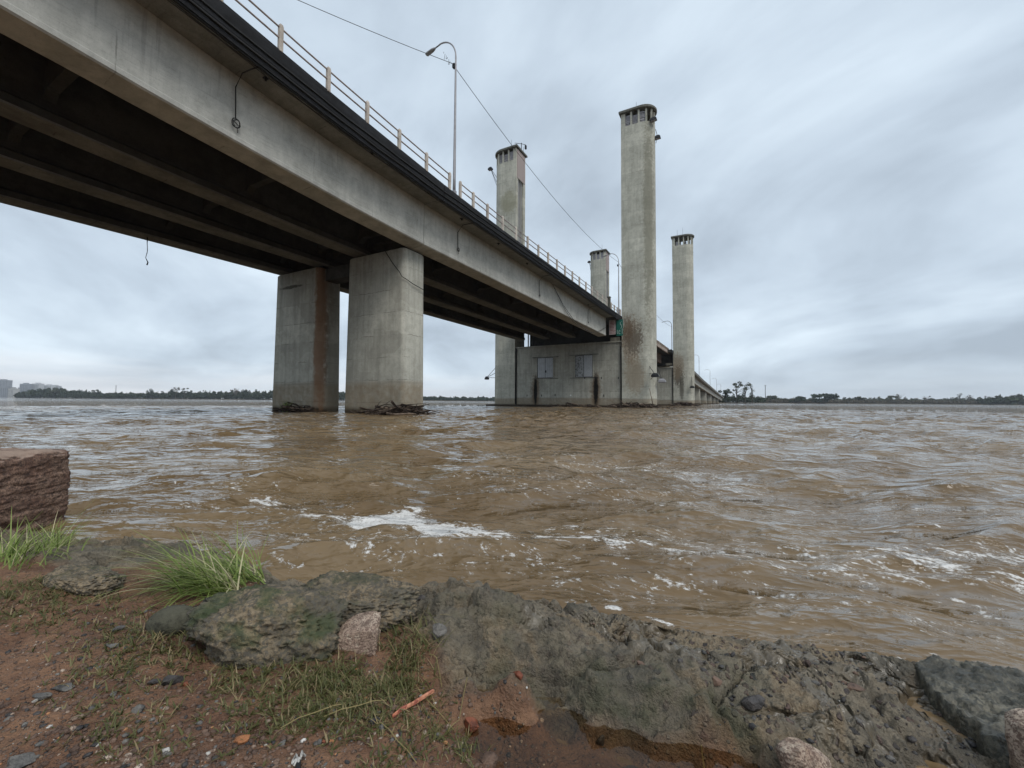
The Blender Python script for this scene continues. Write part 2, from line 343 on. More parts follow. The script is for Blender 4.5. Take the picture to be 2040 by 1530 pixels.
# ------------------------------------------------------------------ first pier: two separate columns
def rrect(x0, x1, y0, y1, r, n=6):
    pts = []
    for cx, cy, a0 in ((x1-r, y0+r, -90), (x1-r, y1-r, 0), (x0+r, y1-r, 90), (x0+r, y0+r, 180)):
        pts += [(cx+r*math.cos(math.radians(a0+90*k/n)), cy+r*math.sin(math.radians(a0+90*k/n))) for k in range(n+1)]
    return pts
def column(label, x0, x1, y0, y1, top, mat, group, rr=.28):
    t = thing('bridge_pier', label, 'bridge pier', ((x0+x1)/2, (y0+y1)/2, 0), group)
    b = .10
    sec = []
    for z, e in ((-2, b), (.6, b), (top-.07, 0), (top, -.06)):
        sec.append([(x, y, z) for x, y in rrect(x0-e, x1+e, y0-e*.5, y1+e*.5, rr)])
    o = MB().loft(sec).build('column', mat, t, True)
    m = o.modifiers.new('s', 'EDGE_SPLIT'); m.split_angle = .7
    for xc in np.linspace(x0+.55, x1-.55, 2 if x1-x0 > 3 else 1): MB().box(xc-.35, xc+.35, (y0+y1)/2-.5, (y0+y1)/2+.5, top+.004, top+.2).build('bearing', BLACK, t)
    return t
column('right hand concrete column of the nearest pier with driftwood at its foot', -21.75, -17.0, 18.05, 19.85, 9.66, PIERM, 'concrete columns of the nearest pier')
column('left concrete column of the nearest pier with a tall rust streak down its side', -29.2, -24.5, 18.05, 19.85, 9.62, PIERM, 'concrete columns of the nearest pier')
cb = thing('slack_cable', 'black cable trailing down the top of the right pier column', 'cable', (-18, 18, 9))
MB().tube([onY(763, 490, 17.98), onY(770, 505, 17.97), onY(782, 524, 17.95), onY(796, 542, 17.94), (-17.1, 17.97, onY(803, 551, 18.)[2]), (-16.93, 18.12, onX(810, 556, -16.93)[2]), onX(822, 565, -16.86), onX(845, 578, -16.86)], .022, 6).build('strand', RUBBER, cb, True)
# bent cap between columns
cp = thing('pier_crossbeam', 'dark concrete beam joining the two columns of the nearest pier', 'beam', (-23.1, 19, 9))
MB().box(-24.4, -21.85, 18.5, 19.4, 8.75, 9.6).build('beam', SHADEC, cp, False, .03)

# ------------------------------------------------------------------ street lamps
def lamp(label, X, u, zb, h, arm=1.75, small=False):
    t = thing('street_lamp', label, 'street lamp', (X, u, zb), 'street lamps on the bridge')
    pts = []; rad = []
    for k in range(9): pts.append((X, u, zb+(h-1.3)*k/8)); rad.append(.095-.045*k/8 if not small else .08)
    for k in range(1, 10):
        a = math.pi/2*k/9; pts.append((X-1.15*(1-math.cos(a)), u, zb+h-1.3+1.3*math.sin(a))); rad.append(.045 if not small else .06)
    pts.append((X-arm+.1, u, zb+h-.12)); rad.append(.04 if not small else .06)
    MB().tube(pts, rad, 8).build('pole', GALV, t, True)
    hd = [[(X-arm-l, u+s*w*.5, zb+h-.12+dz-.1*l+q) for s, q in ((-1, 0), (1, 0), (1, .09), (-1, .09))] for l, w, dz in ((-.15, .12, -.05), (.05, .24, -.07), (.5, .26, -.12), (.58, .16, -.1))]
    MB().loft(hd).build('lamp_head', GALV, t, False, .02)
    MB().box(X-.11, X+.11, u-.11, u+.11, zb-.03, zb+.22).build('base_flange', GALV, t, False, .02)
    if not small:
        m = MB().box(X-.2, X-.05, u-.09, u+.09, zb+h-1.95, zb+h-1.7); m.build('bracket', BLACK, t)
    return t
lamp('tall grey street lamp with curved arm on the deck above the nearest pier', -14.9, 19.88, 13.05, 9.75)
lamp('street lamp with curved arm standing just left of the near lift tower', -15.0, 58.2, 12.8, 8.9)
lamp('street lamp half hidden behind the far right lift tower', -15.0, 108.3, 12.8, 7.9, small=True)
lamp('first street lamp on the descending far approach, tallest in view there', -15.0, 181, zt(181), 8.7, 2.2, True)
lamp('second small street lamp along the far approach', -15.0, 244, zt(244), 8.9, 2.2, True)
lamp('third tiny street lamp along the far approach', -15.0, 306, zt(306), 8.9, 2.2, True)
lamp('last tiny street lamp near the wooded end of the bridge', -15.0, 368, zt(368), 8.9, 2.2, True)
def sag(a, b, s, n=24): a = np.array(a, float); b = np.array(b, float); return [a+(b-a)*k/n-np.array([0, 0, 4*s*(k/n)*(1-k/n)]) for k in range(n+1)]
t = thing('overhead_wire', 'thin wire running from the first lamp pole up over the nearest span', 'wire', (-15, 19.8, 21.2))
MB().tube(sag((-14.98, 19.84, 21.05), (-31., -6., 23.2), .9), .016, 5).build('strand', WIRE, t, True)
m = MB()
for k in range(7): m.tube([(-15.02, 19.6-.12*k, 20.98+.05*k*(.4)), (-15.0-.05*(k % 2), 19.55-.12*k, 20.98+.02*k-.12-.13*(k % 3))], .014, 4)
m.build('frayed_end', RUBBER, t)
t = thing('overhead_wire', 'thin sagging wire strung between the first lamp pole and the near tower lamp', 'wire', (-15, 20, 21.2))
MB().tube(sag((-14.98, 19.92, 20.9), (-15.05, 58.2, 20.35), 1.25), .018, 5).build('strand', WIRE, t, True)
t = thing('overhead_wire', 'thin wire visible between the two right hand lift towers', 'wire', (-15, 60, 20.2))
MB().tube(sag((-15.05, 58.2, 20.3), (-15.05, 108.3, 19.2), 1.4), .022, 5).build('strand', WIRE, t, True)

# ------------------------------------------------------------------ lift towers
def plaid():
    t = NT('tower_panel_grid'); P = t.pos(); x, y, z = t.xyz(P)
    fy = t.math('ABSOLUTE', t.math('SUBTRACT', t.math('FRACT', t.math('DIVIDE', y, .42)), .5)); fz = t.math('ABSOLUTE', t.math('SUBTRACT', t.math('FRACT', t.math('DIVIDE', z, .5)), .5))
    ln = t.math('MAXIMUM', t.rng(fy, .42, .46), t.rng(fz, .42, .46)); n = t.noise(P, 2.5, 4)
    c = t.mix(n, (.34, .24, .22), (.44, .40, .37)); c = t.mix(t.math('MULTIPLY', ln, .8), c, (.1, .08, .08))
    return t.out(c, .8)
PLAID = plaid()
def tower_poly(cx, s, e=0., yc=61., notch=0.):
    # s=+1: round nose towards +X (inner flat face towards -X); cx = x of the inner face
    hw = 1.65+e; pts = []
    if notch:
        pts += [(cx, yc+hw), (cx, yc+.95), (cx+s*notch, yc+.95), (cx+s*notch, yc-.95), (cx, yc-.95), (cx, yc-hw)]
    else: pts += [(cx-s*e, yc+hw), (cx-s*e, yc-hw)]
    xc = cx+s*2.75
    for k in range(17):
        a = -math.pi/2+math.pi*k/16; pts.append((xc+s*(1.68+e)*math.cos(a), yc+hw*math.sin(a)))
    return pts
def tower(label, cx, s, yc, H, full, mats):
    t = thing('lift_tower', label, 'lift tower', (cx, yc, 0), 'concrete lift towers')
    zl = H-2.35; zp = H-5.3
    m = MB().prism(tower_poly(cx, s, 0, yc, .5), -2, zp); o = m.build('shaft', TOWM, t, True); o.modifiers.new('s', 'EDGE_SPLIT').split_angle = .5
    o = MB().prism(tower_poly(cx, s, 0, yc), zp, zl).build('tower_head', TOWM, t, True); o.modifiers.new('s', 'EDGE_SPLIT').split_angle = .5
    MB().box(min(cx, cx-s*.06), max(cx, cx-s*.06), yc-1.4, yc+1.4, zp-.02, zl+1.8).build('grid_panel', PLAID, t)
    for dy in (-.55, 0, .55): MB().box(cx+s*.2-.06, cx+s*.2+.06, yc+dy-.07, yc+dy+.07, 12.9, zp).build('guide_rail', GALV, t)
    # posts of the louvred lantern
    poly = [(cx+s*.3, yc-1.5), (cx+s*1.45, yc-1.55), (cx+s*2.5, yc-1.55)]
    for a in (-62, -30, 0, 30, 62): poly.append((cx+s*(2.75+1.55*math.cos(math.radians(a))), yc+1.52*math.sin(math.radians(a))))
    poly += [(cx+s*2.5, yc+1.55), (cx+s*1.45, yc+1.55), (cx+s*.3, yc+1.5)]
    for k, (x, y) in enumerate(poly):
        w = .30 if k in (0, len(poly)-1) else .12
        MB().box(x-w, x+w, y-.1, y+.1, zl, H-.42).build('mullion', TOWM, t)
    if full:
        for k, (p, q) in enumerate(zip(poly[:-1], poly[1:])):
            if k in (3, 6): continue
            cxm, cym = cx+s*1.9, yc
            ins = lambda p_: (p_[0]+(cxm-p_[0])*.02, p_[1]+(cym-p_[1])*.02)
            p, q = ins(p), ins(q); m = MB(); nn = 9; top = H-.75-(.25 if k % 2 else 0)
            for i in range(nn):
                z0 = zl+(top-zl)*i/nn; z1 = z0+(top-zl)/nn*1.15
                m.add([(p[0], p[1], z0), (q[0], q[1], z0), (q[0]+(cxm-q[0])*.06, q[1]+(cym-q[1])*.06, z1), (p[0]+(cxm-p[0])*.06, p[1]+(cym-p[1])*.06, z1)], [(0, 1, 2, 3)])
            o = m.build('louver', SLATE, t); so = o.modifiers.new('t', 'SOLIDIFY'); so.thickness = .03
    else:
        MB().box(cx+s*.8, cx+s*1.6, yc-1.3, yc-.9, zl, H-1.3).build('louver', SLATE, t)
        MB().box(cx+s*2.2, cx+s*2.9, yc+.2, yc+.6, zl, H-1.1).build('louver', SLATE, t)
    MB().box(min(cx+s*.02, cx+s*.14), max(cx+s*.02, cx+s*.14), yc-1.2, yc+1.2, zl, H-.42).build('back_panel', SLATE, t)
    o = MB().loft([[(x, y, z) for x, y in tower_poly(cx, s, e, yc)] for z, e in ((H-.42, .18), (H-.36, .27), (H-.1, .27), (H, .18))]).build('roof', ROOFM, t, False)
    for (dx, dy, hh) in mats:
        MB().tube([(cx+s*dx, yc+dy, H-.02), (cx+s*dx, yc+dy, H+hh*.2), (cx+s*dx, yc+dy, H+hh)], [.05, .03, .016], 6).build('lightning_rod', BLACK, t)
    return t
tower('near right lift tower, the tallest in view, with rust stains at deck height', -14.9, 1, 61., 42.6, True, [(1.9, -.3, 1.7)])
tl = tower('near left lift tower rising behind the railing with a pinkish gridded panel', -32.0, -1, 61., 42.75, True, [(1.5, -.6, 1.9), (.15, 1.2, 1.2)])
tower('far right lift tower with open windows at its head', -14.2, 1, 106., 40.0, False, [(1.0, -.5, 1.8), (2.2, -.3, 2.2)])
tower('far left lift tower seen over the railing beside the second street lamp', -30.2, -1, 106., 39.7, True, [(1.3, -.4, 2.)])
m = MB().tube([(-32.4, 61.9, 42.7), (-32.4, 61.9, 44.6)], .06, 6); m.tube([(-33.2, 61.0, 44.3), (-32.4, 61.9, 44.45), (-31.7, 62.2, 44.2)], .04, 6); m.box(-31.85, -31.6, 62.05, 62.35, 43.5, 44.1)
m.build('camera_mast', BLACK, tl)

def flood(label, base, head, size=.55, light=False):
    base, head = np.array(base, float), np.array(head, float)
    t = thing('floodlight', label, 'floodlight', tuple(head), 'floodlights bracketed to the lift towers')
    m = MB().tube([base+np.array([0, 0, 1.0]), head], .04, 5); m.tube([base, head], .04, 5); m.tube([base+np.array([0, .25, -.9]), head], .035, 5); m.build('bracket', BLACK, t)
    s = size
    secs = [[head+np.array([dx*k, dy*k, -dz]) for dx, dy in ((-s, -s*.6), (s, -s*.6), (s, s*.6), (-s, s*.6))] for dz, k in ((-.18, .45), (.05, .9), (.28, 1.), (.34, .85))]
    MB().loft(secs).build('lamp_housing', GALV if light else BLACK, t)
    secs = [[head+np.array([dx*k, dy*k, -dz]) for dx, dy in ((-s, -s*.6), (s, -s*.6), (s, s*.6), (-s, s*.6))] for dz, k in ((.343, .8), (.37, .8))]
    MB().loft(secs).build('lens', SLATE, t)
def onYv(px, py, Y): return onY(px, py, Y)
flood('black floodlight just under the roof of the near right tower', (-10.7, 60.2, 40.2), onY(1302, 236, 59.8), .45)
flood('black floodlight standing off the right side of the near right tower', (-10.4, 61, 38.6), onY(1310, 272, 61.0), .42)
flood('black floodlight on bracket arms at the left of the near left tower', (-36.4, 61, 37.8), onY(977, 335, 61.0), .42)
flood('low black floodlight bracketed to the near right tower above the water', (-11.2, 59.7, 4.7), onY(1305, 746, 58.8), .5)
flood('pale floodlight hanging low beside the near right tower', (-10.4, 61, 4.7), onY(1319, 757, 60.6), .5, True)
flood('black floodlight on an arm low on the near left tower', (-36.4, 61, 5.6), onY(970, 752, 60.5), .35)
flood('tiny floodlight near the head of the far right tower', (-9.9, 106, 35.2), onY(1377, 502, 106), .45)
flood('tiny floodlight under the roof of the far right tower', (-9.9, 106, 37.5), onY(1375, 489, 106), .4)
flood('tiny floodlight beside the head of the far left tower', (-34.6, 106, 35.), onY(1174, 521, 106), .45)
flood('low thin floodlight arm on the far right tower', (-10.3, 105, 6.2), onY(1379, 770, 104), .5)

# tower pier walls
def pier_wall(label, yc, x0, x1, top, doors):
    t = thing('tower_pier', label, 'bridge pier', ((x0+x1)/2, yc, 0), 'walls between the lift towers')
    y0 = yc-1.4
    MB().box(x0+.003, x1-.003, y0, yc+1.6, -2, top-.22).build('wall', WALLM, t, False, .03)
    MB().box(x0+.003, x1-.003, y0-.12, yc+1.6, top-.218, top).build('coping', WALLM, t, False, .03)
    MB().box(x0-4.9, x1+4.2, y0-1.1, yc+2.2, -2, .26).build('footing', concrete('footing_wet', (.035, .026, .018), (.07, .05, .035)), t, False, .05)
    for xp in (x0+.12, x1-.12): MB().tube([(xp, y0-.1, .3), (xp, y0-.1, top-.9), (xp+.12, y0-.16, top-.5), (xp, y0-.14, top-.2)], .11, 8).build('downpipe', BLACK, t, True)
    if doors:
        SH = simple('shutter_paint', (.46, .48, .50), .6, 0, .25, 2.); SHW = simple('shutter_paint_peeled', (.40, .42, .43), .7, 0, 1., 3.5, (.10, .10, .095))
        for k, (xa, xb, za, zb) in enumerate(((-28.05, -25.5, 4.47, 7.5), (-21.85, -19.25, 4.47, 7.6))):
            d = MB().box(xa-.06, xb+.06, y0-.02, y0+.05, za-.06, zb+.06).build('door', BLACK, t)
            xm = (xa+xb)/2
            for j, (p, q) in enumerate(((xa, xm-.03), (xm+.03, xb))):
                m = MB(); n = 7
                for i in range(n):
                    a_, b_ = p+(q-p)*i/n, p+(q-p)*(i+1)/n; m.box(a_+.012, b_-.012, y0-.055-.02*(i % 2), y0-.024, za, zb)
                m.build('leaf', SHW if (k == 1 and j == 0) else SH, d)
            if k == 0: MB().box(xm+.05, xm+.22, y0-.12, y0-.08, za+.75, za+1.1).build('handle', BLACK, d)
            fm = MB().box(xa-.2, xa-.062, y0-.14, y0-.003, za-.06, zb+.06); fm.box(xb+.062, xb+.2, y0-.14, y0-.003, za-.06, zb+.06); fm.box(xa-.2, xb+.2, y0-.142, y0-.003, zb+.062, zb+.099); fm.build('frame', WALLM, d)
            MB().box(xa-.9, xb+.9, y0-.16, y0-.004, zb+.1, zb+.15).build('lintel', BLACK, t)
            MB().box(xa-.9, xb+.9, y0-.06, y0-.004, za-.2, za-.14).build('sill', BLACK, t)
        for (px, py) in ((1050, 788), (1079, 788), (1106, 787), (1165, 753), (1198, 753), (1203, 788), (1232, 753)):
            p = onY(px, py, y0); MB().box(p[0]-.06, p[0]+.06, y0-.03, y0-.003, p[2]-.16, p[2]+.16).build('anchor', BLACK, t)
        p = onY(1137, 787.5, y0); MB().tube([(p[0], y0-.05, p[2]), (p[0], y0-.01, p[2])], .12, 8).build('marker_reflector', simple('white_marker', (.8, .8, .78)), t)
    return t
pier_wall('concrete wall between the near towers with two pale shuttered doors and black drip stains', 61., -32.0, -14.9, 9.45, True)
pier_wall('plain concrete wall between the far lift towers', 106., -30.2, -14.2, 9.0, False)
# machinery floor under the deck at each tower pier
for yc, x0, x1, lab in ((61., -32., -14.9, 'dark recess block between the near tower wall and the deck'), (106., -30.2, -14.2, 'dark recess block between the far tower wall and the deck')):
    t = thing('deck_bearing_block', lab, 'bearing block', ((x0+x1)/2, yc, 9.5))
    MB().box(x0+1.75, x1-.4, yc+.2, yc+1.4, 9.455, 12.1).build('block', SHADEC, t)
    MB().box(x0+.2, x1-.05, yc-4.97, yc+1.64, 12.105, 12.78).build('deck_slab', SHADEC, t)
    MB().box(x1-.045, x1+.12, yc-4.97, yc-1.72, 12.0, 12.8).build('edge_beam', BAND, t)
    for k in range(3): MB().box(x0+1+k*.9, x0+1.12+k*.9, yc-.9, yc-.7, 9.455, 12.1).build('bracing', BLACK, t)
    MB().box(x1-1.7, x1-.3, yc-1.4, yc-.6, 9.455, 10.0).build('bearing', concrete('bearing_pale', (.14, .13, .1), (.3, .28, .23)), t)

# navigation signs by the near tower
def glyph(m, pts, y, r): m.tube([(p[0], y, p[1]) for p in pts], r, 5)
SGN = simple('sign_green', (.008, .13, .095), .5, 0, .25, 3.); SGW = simple('sign_white', (.55, .47, .45), .6, 0, .25, 3.); SGR = simple('sign_red', (.32, .10, .09), .6, 0, .2, 5.); SGL = simple('sign_letter_white', (.62, .72, .66), .6)
p0, p1 = onY(1213.5, 638, 57.5), onY(1226, 666, 57.5)
t = thing('notice_board', 'white notice with rows of faded red lettering under the deck end', 'sign', ((p0[0]+p1[0])/2, 57.5, p0[2]))
MB().box(p0[0], p1[0], 57.5, 57.56, p1[2], p0[2]).build('panel', SGW, t)
m = MB(); rr = random.Random(3)
for k in range(9):
    z = p0[2]-.22-k*.2; x = p0[0]+.1
    while x < p1[0]-.14:
        w = rr.choice((.05, .08, .1)); m.box(x, x+w, 57.488, 57.497, z-.1, z-(.0 if rr.random() > .3 else .03)); x += w+.035
m.build('lettering', SGR, t)
for xx in (p0[0]+.1, p1[0]-.1): MB().tube([(xx, 57.6, p0[2]-.1), (xx, 57.6, 12.2)], .03, 5).build('hanger', BLACK, t)
q0, q1 = onY(1228, 637.5, 57.5), onY(1241, 668.5, 57.5)
t = thing('navigation_sign', 'green sign with white symbols beside the near right tower', 'sign', ((q0[0]+q1[0])/2, 57.5, q0[2]))
MB().box(q0[0], q1[0], 57.5, 57.56, q1[2], q0[2]).build('panel', SGN, t)
m = MB(); X0, Wd, Z0, Hd = q0[0], q1[0]-q0[0], q1[2], q0[2]-q1[2]
S = lambda pts: [(X0+Wd*a_, Z0+Hd*b_) for a_, b_ in pts]
for g_ in ([(.12, .38), (.12, .16), (.28, .12)], [(.36, .22), (.58, .26), (.52, .36), (.4, .32), (.36, .18), (.5, .11), (.62, .14)], [(.62, .46), (.8, .5), (.78, .68), (.62, .66), (.6, .82), (.84, .88)], [(.88, .12), (.88, .45)]):
    glyph(m, S(g_), 57.485, .022)
m.build('lettering', SGL, t)
for xx in (q0[0]+.1, q1[0]-.1): MB().tube([(xx, 57.6, q0[2]-.1), (xx, 57.6, 12.2)], .03, 5).build('hanger', BLACK, t)

# ------------------------------------------------------------------ lift span and far approach
t = thing('lift_span', 'movable steel span between the near and far lift towers with brownish barrier', 'bridge span', (-23, 83.5, 12))
MB().box(-30.6, -15.2, 62.9, 103.9, 12.0, 12.55).build('deck_slab', SHADEC, t)
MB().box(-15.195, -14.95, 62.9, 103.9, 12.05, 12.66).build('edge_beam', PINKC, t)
for k in range(6):
    a = 62.9+k*6.84; MB().box(-15.15, -15.0, a+.02, a+6.82, 12.664, 13.3).build('barrier_panel', BARR, t)
    MB().box(-15.2, -14.93, a-.05+.1, a+.15, 12.5, 13.36).build('barrier_post', POSTM, t)
for xg in (-17., -22.9, -28.8): MB().box(xg-.3, xg+.3, 63.3, 103.5, 9.9, 11.99).build('girder', STEEL, t)
for k in range(9): MB().box(-28.4, -17.4, 65+k*4.6, 65.2+k*4.6, 10.6, 11.9).build('cross_beam', STEEL, t)
t = thing('approach_span', 'long far approach descending to the wooded bank beyond the towers', 'bridge span', (-23, 260, 9))
us = rng_u(108.2, 420, 40)
for (xa, xb) in ((-17.2, -16.2), (-25.5, -24.5), (-29.5, -28.5)):
    MB().loft([[(xa, u, zt(u)-2.9), (xb, u, zt(u)-2.9), (xb, u, zt(u)-.6), (xa, u, zt(u)-.6)] for u in us]).build('girder', GIRD, t)
MB().loft([[(-31, u, zt(u)-.58), (-15, u, zt(u)-.6), (-15, u, zt(u)), (-31, u, zt(u))] for u in us]).build('deck_slab', SOFF, t)
MB().loft([[(-14.996, u, zt(u)-.7), (-14.8, u, zt(u)-.66), (-14.8, u, zt(u)+.28), (-14.996, u, zt(u)+.28)] for u in us]).build('edge_beam', concrete('far_edge_beam', (.11, .105, .09), (.2, .19, .165), streak_amt=.4), t)
farlab = ['pier columns under the far approach', ]
for k, u in enumerate((140, 172, 207, 244, 284, 326, 368)):
    for x0, x1, sd in ((-21.75, -17.0, 'river side'), (-29.2, -24.5, 'far side')):
        column('%s concrete column under the far approach, number %s from the far towers' % (sd, ('one', 'two', 'three', 'four', 'five', 'six', 'seven')[k]), x0, x1, u, u+1.8, zt(u)-3.0, PIERM, 'columns under the far approach', .2)
t = thing('road_sign', 'tiny dark road sign seen from behind on the far approach', 'sign', (-15.1, 137, zt(137)))
p = onX(1382, 728, -15.1); MB().box(-15.12, -15.07, p[1]-.9, p[1]+.9, p[2]-.3, p[2]+.9).build('panel', BLACK, t); MB().tube([(-15.1, p[1], zt(p[1])-.1), (-15.1, p[1], p[2])], .06, 6).build('post', GALV, t)

# ------------------------------------------------------------------ near bank: control points (photo x, photo y, height)
CREST = [(-300,1056,.12),(0,1060,.13),(90,1064,.12),(170,1072,.10),(300,1082,.10),(430,1103,.12),(560,1133,.13),(640,1142,.13),(700,1158,.15),(830,1162,.13),(900,1168,.12),(945,1157,.17),
         (985,1172,.15),(1010,1190,.12),(1100,1203,.09),(1220,1230,.06),(1330,1253,.05),(1420,1266,.05),(1480,1275,.05),(1560,1276,.06),(1640,1290,.045),(1740,1306,.03),(1800,1318,.02),(1900,1350,-.02),(2040,1400,-.05)]
crest = [rd(*c) for c in CREST]
crest = [(-40., 8.), (-9., 3.6)] + [(-4.2, 2.75)] + crest + [(2.2, .8), (4., .2), (12., -2.), (40., -9.)]
crest = np.array(sorted(crest))
CTRL = [(c[0], c[1], c[2]) for c in CREST] + [
  (70,1090,.16),(150,1100,.14),(250,1110,.13),(0,1130,.17),(120,1170,.17),(300,1160,.15),(480,1180,.15),(200,1230,.16),(50,1300,.16),(330,1300,.15),(480,1300,.13),
  (120,1400,.16),(300,1420,.15),(450,1420,.14),(600,1420,.135),(0,1480,.16),(250,1520,.155),(500,1520,.14),(700,1520,.125),(850,1470,.1),(800,1410,.12),
  (620,1190,.17),(700,1210,.165),(780,1230,.15),(860,1210,.16),(870,1290,.15),(800,1330,.125),(880,1360,.10),
  (950,1230,.17),(930,1290,.165),(1020,1250,.15),(1050,1320,.15),(1000,1320,.155),(1120,1290,.12),(1200,1280,.10),(1180,1360,.115),(1290,1310,.085),(1300,1390,.105),(1420,1340,.08),(1430,1400,.092),(1400,1425,.1),(1520,1430,.085),(1250,1290,.10),
  (1550,1350,.085),(1500,1300,.06),(1640,1370,.07),(1640,1440,.085),(1620,1310,.055),(1720,1400,.035),(1700,1480,.07),(1700,1350,.055),(1780,1380,.022),(1800,1440,.012),(1850,1500,.004),(1760,1520,.03),(1820,1420,.004),(1900,1480,-.006),(1950,1530,-.008),(1700,1540,.04),(1880,1400,.0),(2040,1500,.0),
  (930,1360,.075),(980,1385,.035),(1060,1410,.03),(1000,1440,.04),(1150,1440,.03),(1100,1490,.05),(1250,1475,.03),(1200,1520,.055),(1380,1505,.03),(1330,1530,.05),(1460,1520,.05),(1500,1545,.05),(940,1480,.075),(1000,1525,.08),(1100,1560,.085),
  (1540,1480,.09),(1600,1530,.09),(1280,1430,.075),(1160,1405,.075),(1400,1470,.06)]
cp_ = [(*rd(a, b, c), c) for a, b, c in CTRL]
cp_ += [(-8,1.5,.3),(-5,0,.3),(-2,0.2,.2),(0,-.3,.18),(1.2,.1,.12),(3,-1,.15),(0,-3,.35),(-8,-3,.5),(8,-5,.3),(0,-12,.6),(-20,-5,.7),(20,-14,.5),(-30,4,.5)]
cp_ = np.array(cp_)
def tps(P, C, lam=4e-4):
    def U(r2): return .5*r2*np.log(r2+1e-9)
    d = ((C[:, None, :2]-C[None, :, :2])**2).sum(-1); n = len(C)
    A = np.zeros((n+3, n+3)); A[:n, :n] = U(d)+lam*np.eye(n); A[:n, n] = 1; A[:n, n+1:] = C[:, :2]; A[n, :n] = 1; A[n+1:, :n] = C[:, :2].T
    w = np.linalg.solve(A, np.r_[C[:, 2], 0, 0, 0]); out = np.empty(len(P))
    for k in range(0, len(P), 40000):
        q = P[k:k+40000]; d2 = ((q[:, None]-C[None, :, :2])**2).sum(-1); out[k:k+40000] = U(d2) @ w[:n] + w[n] + q @ w[n+1:]
    return out
def sdf(P, poly):                                          # signed distance, negative inside
    poly = np.asarray(poly); d = np.full(len(P), 1e9); ins = np.zeros(len(P), bool)
    for a, b in zip(poly, np.roll(poly, -1, 0)):
        ab = b-a; t_ = np.clip(((P-a) @ ab)/(ab @ ab+1e-12), 0, 1); d = np.minimum(d, np.hypot(*(P-a-t_[:, None]*ab).T))
        c = ((a[1] > P[:, 1]) != (b[1] > P[:, 1])); ins ^= c & (P[:, 0] < (b[0]-a[0])*(P[:, 1]-a[1])/(b[1]-a[1]+1e-12)+a[0])
    return np.where(ins, -d, d)
def pxpoly(pts, z): return [rd(a, b, z) for a, b in pts]
LEDGE = pxpoly([(-260,1040),(150,1056),(300,1060),(430,1085),(560,1100),(700,1110),(900,1115),(945,1110),(1010,1130),(1220,1160),(1500,1195),(1800,1220),(2200,1290),(2200,1600),(1600,1600),(1530,1480),(1490,1440),(1440,1420),(1300,1414),(1180,1382),(1060,1350),(980,1335),(900,1345),(880,1300),(790,1250),(690,1200),(560,1180),(480,1160),(330,1125),(250,1150),(150,1150),(-260,1110)], .12)
WETR = pxpoly([(960,1200),(1220,1180),(1560,1200),(1800,1230),(2200,1300),(2200,1600),(1700,1560),(1560,1420),(1400,1330),(1150,1290),(960,1260)], .1)
PUDP = pxpoly([(905,1372),(960,1385),(1060,1400),(1180,1432),(1300,1470),(1420,1500),(1500,1530),(1500,1600),(1250,1560),(1130,1510),(1060,1470),(960,1470),(915,1440)], .06)
MOSS = [rd(1010,1335,.15), rd(1250,1420,.13), rd(1420,1430,.12), rd(900,1210,.16), rd(300,1100,.12)]
prs = np.random.RandomState(21); PLC = np.c_[prs.uniform(-1.9, 2.2, 230), prs.uniform(.5, 2.7, 230)]; PLH = prs.uniform(-1, 1, 230); PLT = prs.normal(size=(230, 2))
def plates(P):
    """fractured plates of the ledge: height offset and distance to the nearest crack"""
    q = P+.05*np.c_[fbm(np.c_[P*5, 0*P[:, :1]]+2, 4, .6), fbm(np.c_[P*5, 0*P[:, :1]]+33, 4, .6)]; off = np.empty(len(P)); gap = np.empty(len(P))
    for k in range(0, len(P), 20000):
        d = np.hypot((q[k:k+20000, None, 0]-PLC[None, :, 0])*.75, q[k:k+20000, None, 1]-PLC[None, :, 1]); i = np.argpartition(d, 1, axis=1)[:, :2]; a = np.take_along_axis(d, i, 1)
        o = np.argsort(a, 1); i = np.take_along_axis(i, o, 1); a = np.take_along_axis(a, o, 1); n = i[:, 0]
        off[k:k+20000] = PLH[n]*.011+((q[k:k+20000]-PLC[n])*PLT[n]).sum(1)*.055; gap[k:k+20000] = a[:, 1]-a[:, 0]
    return off, gap
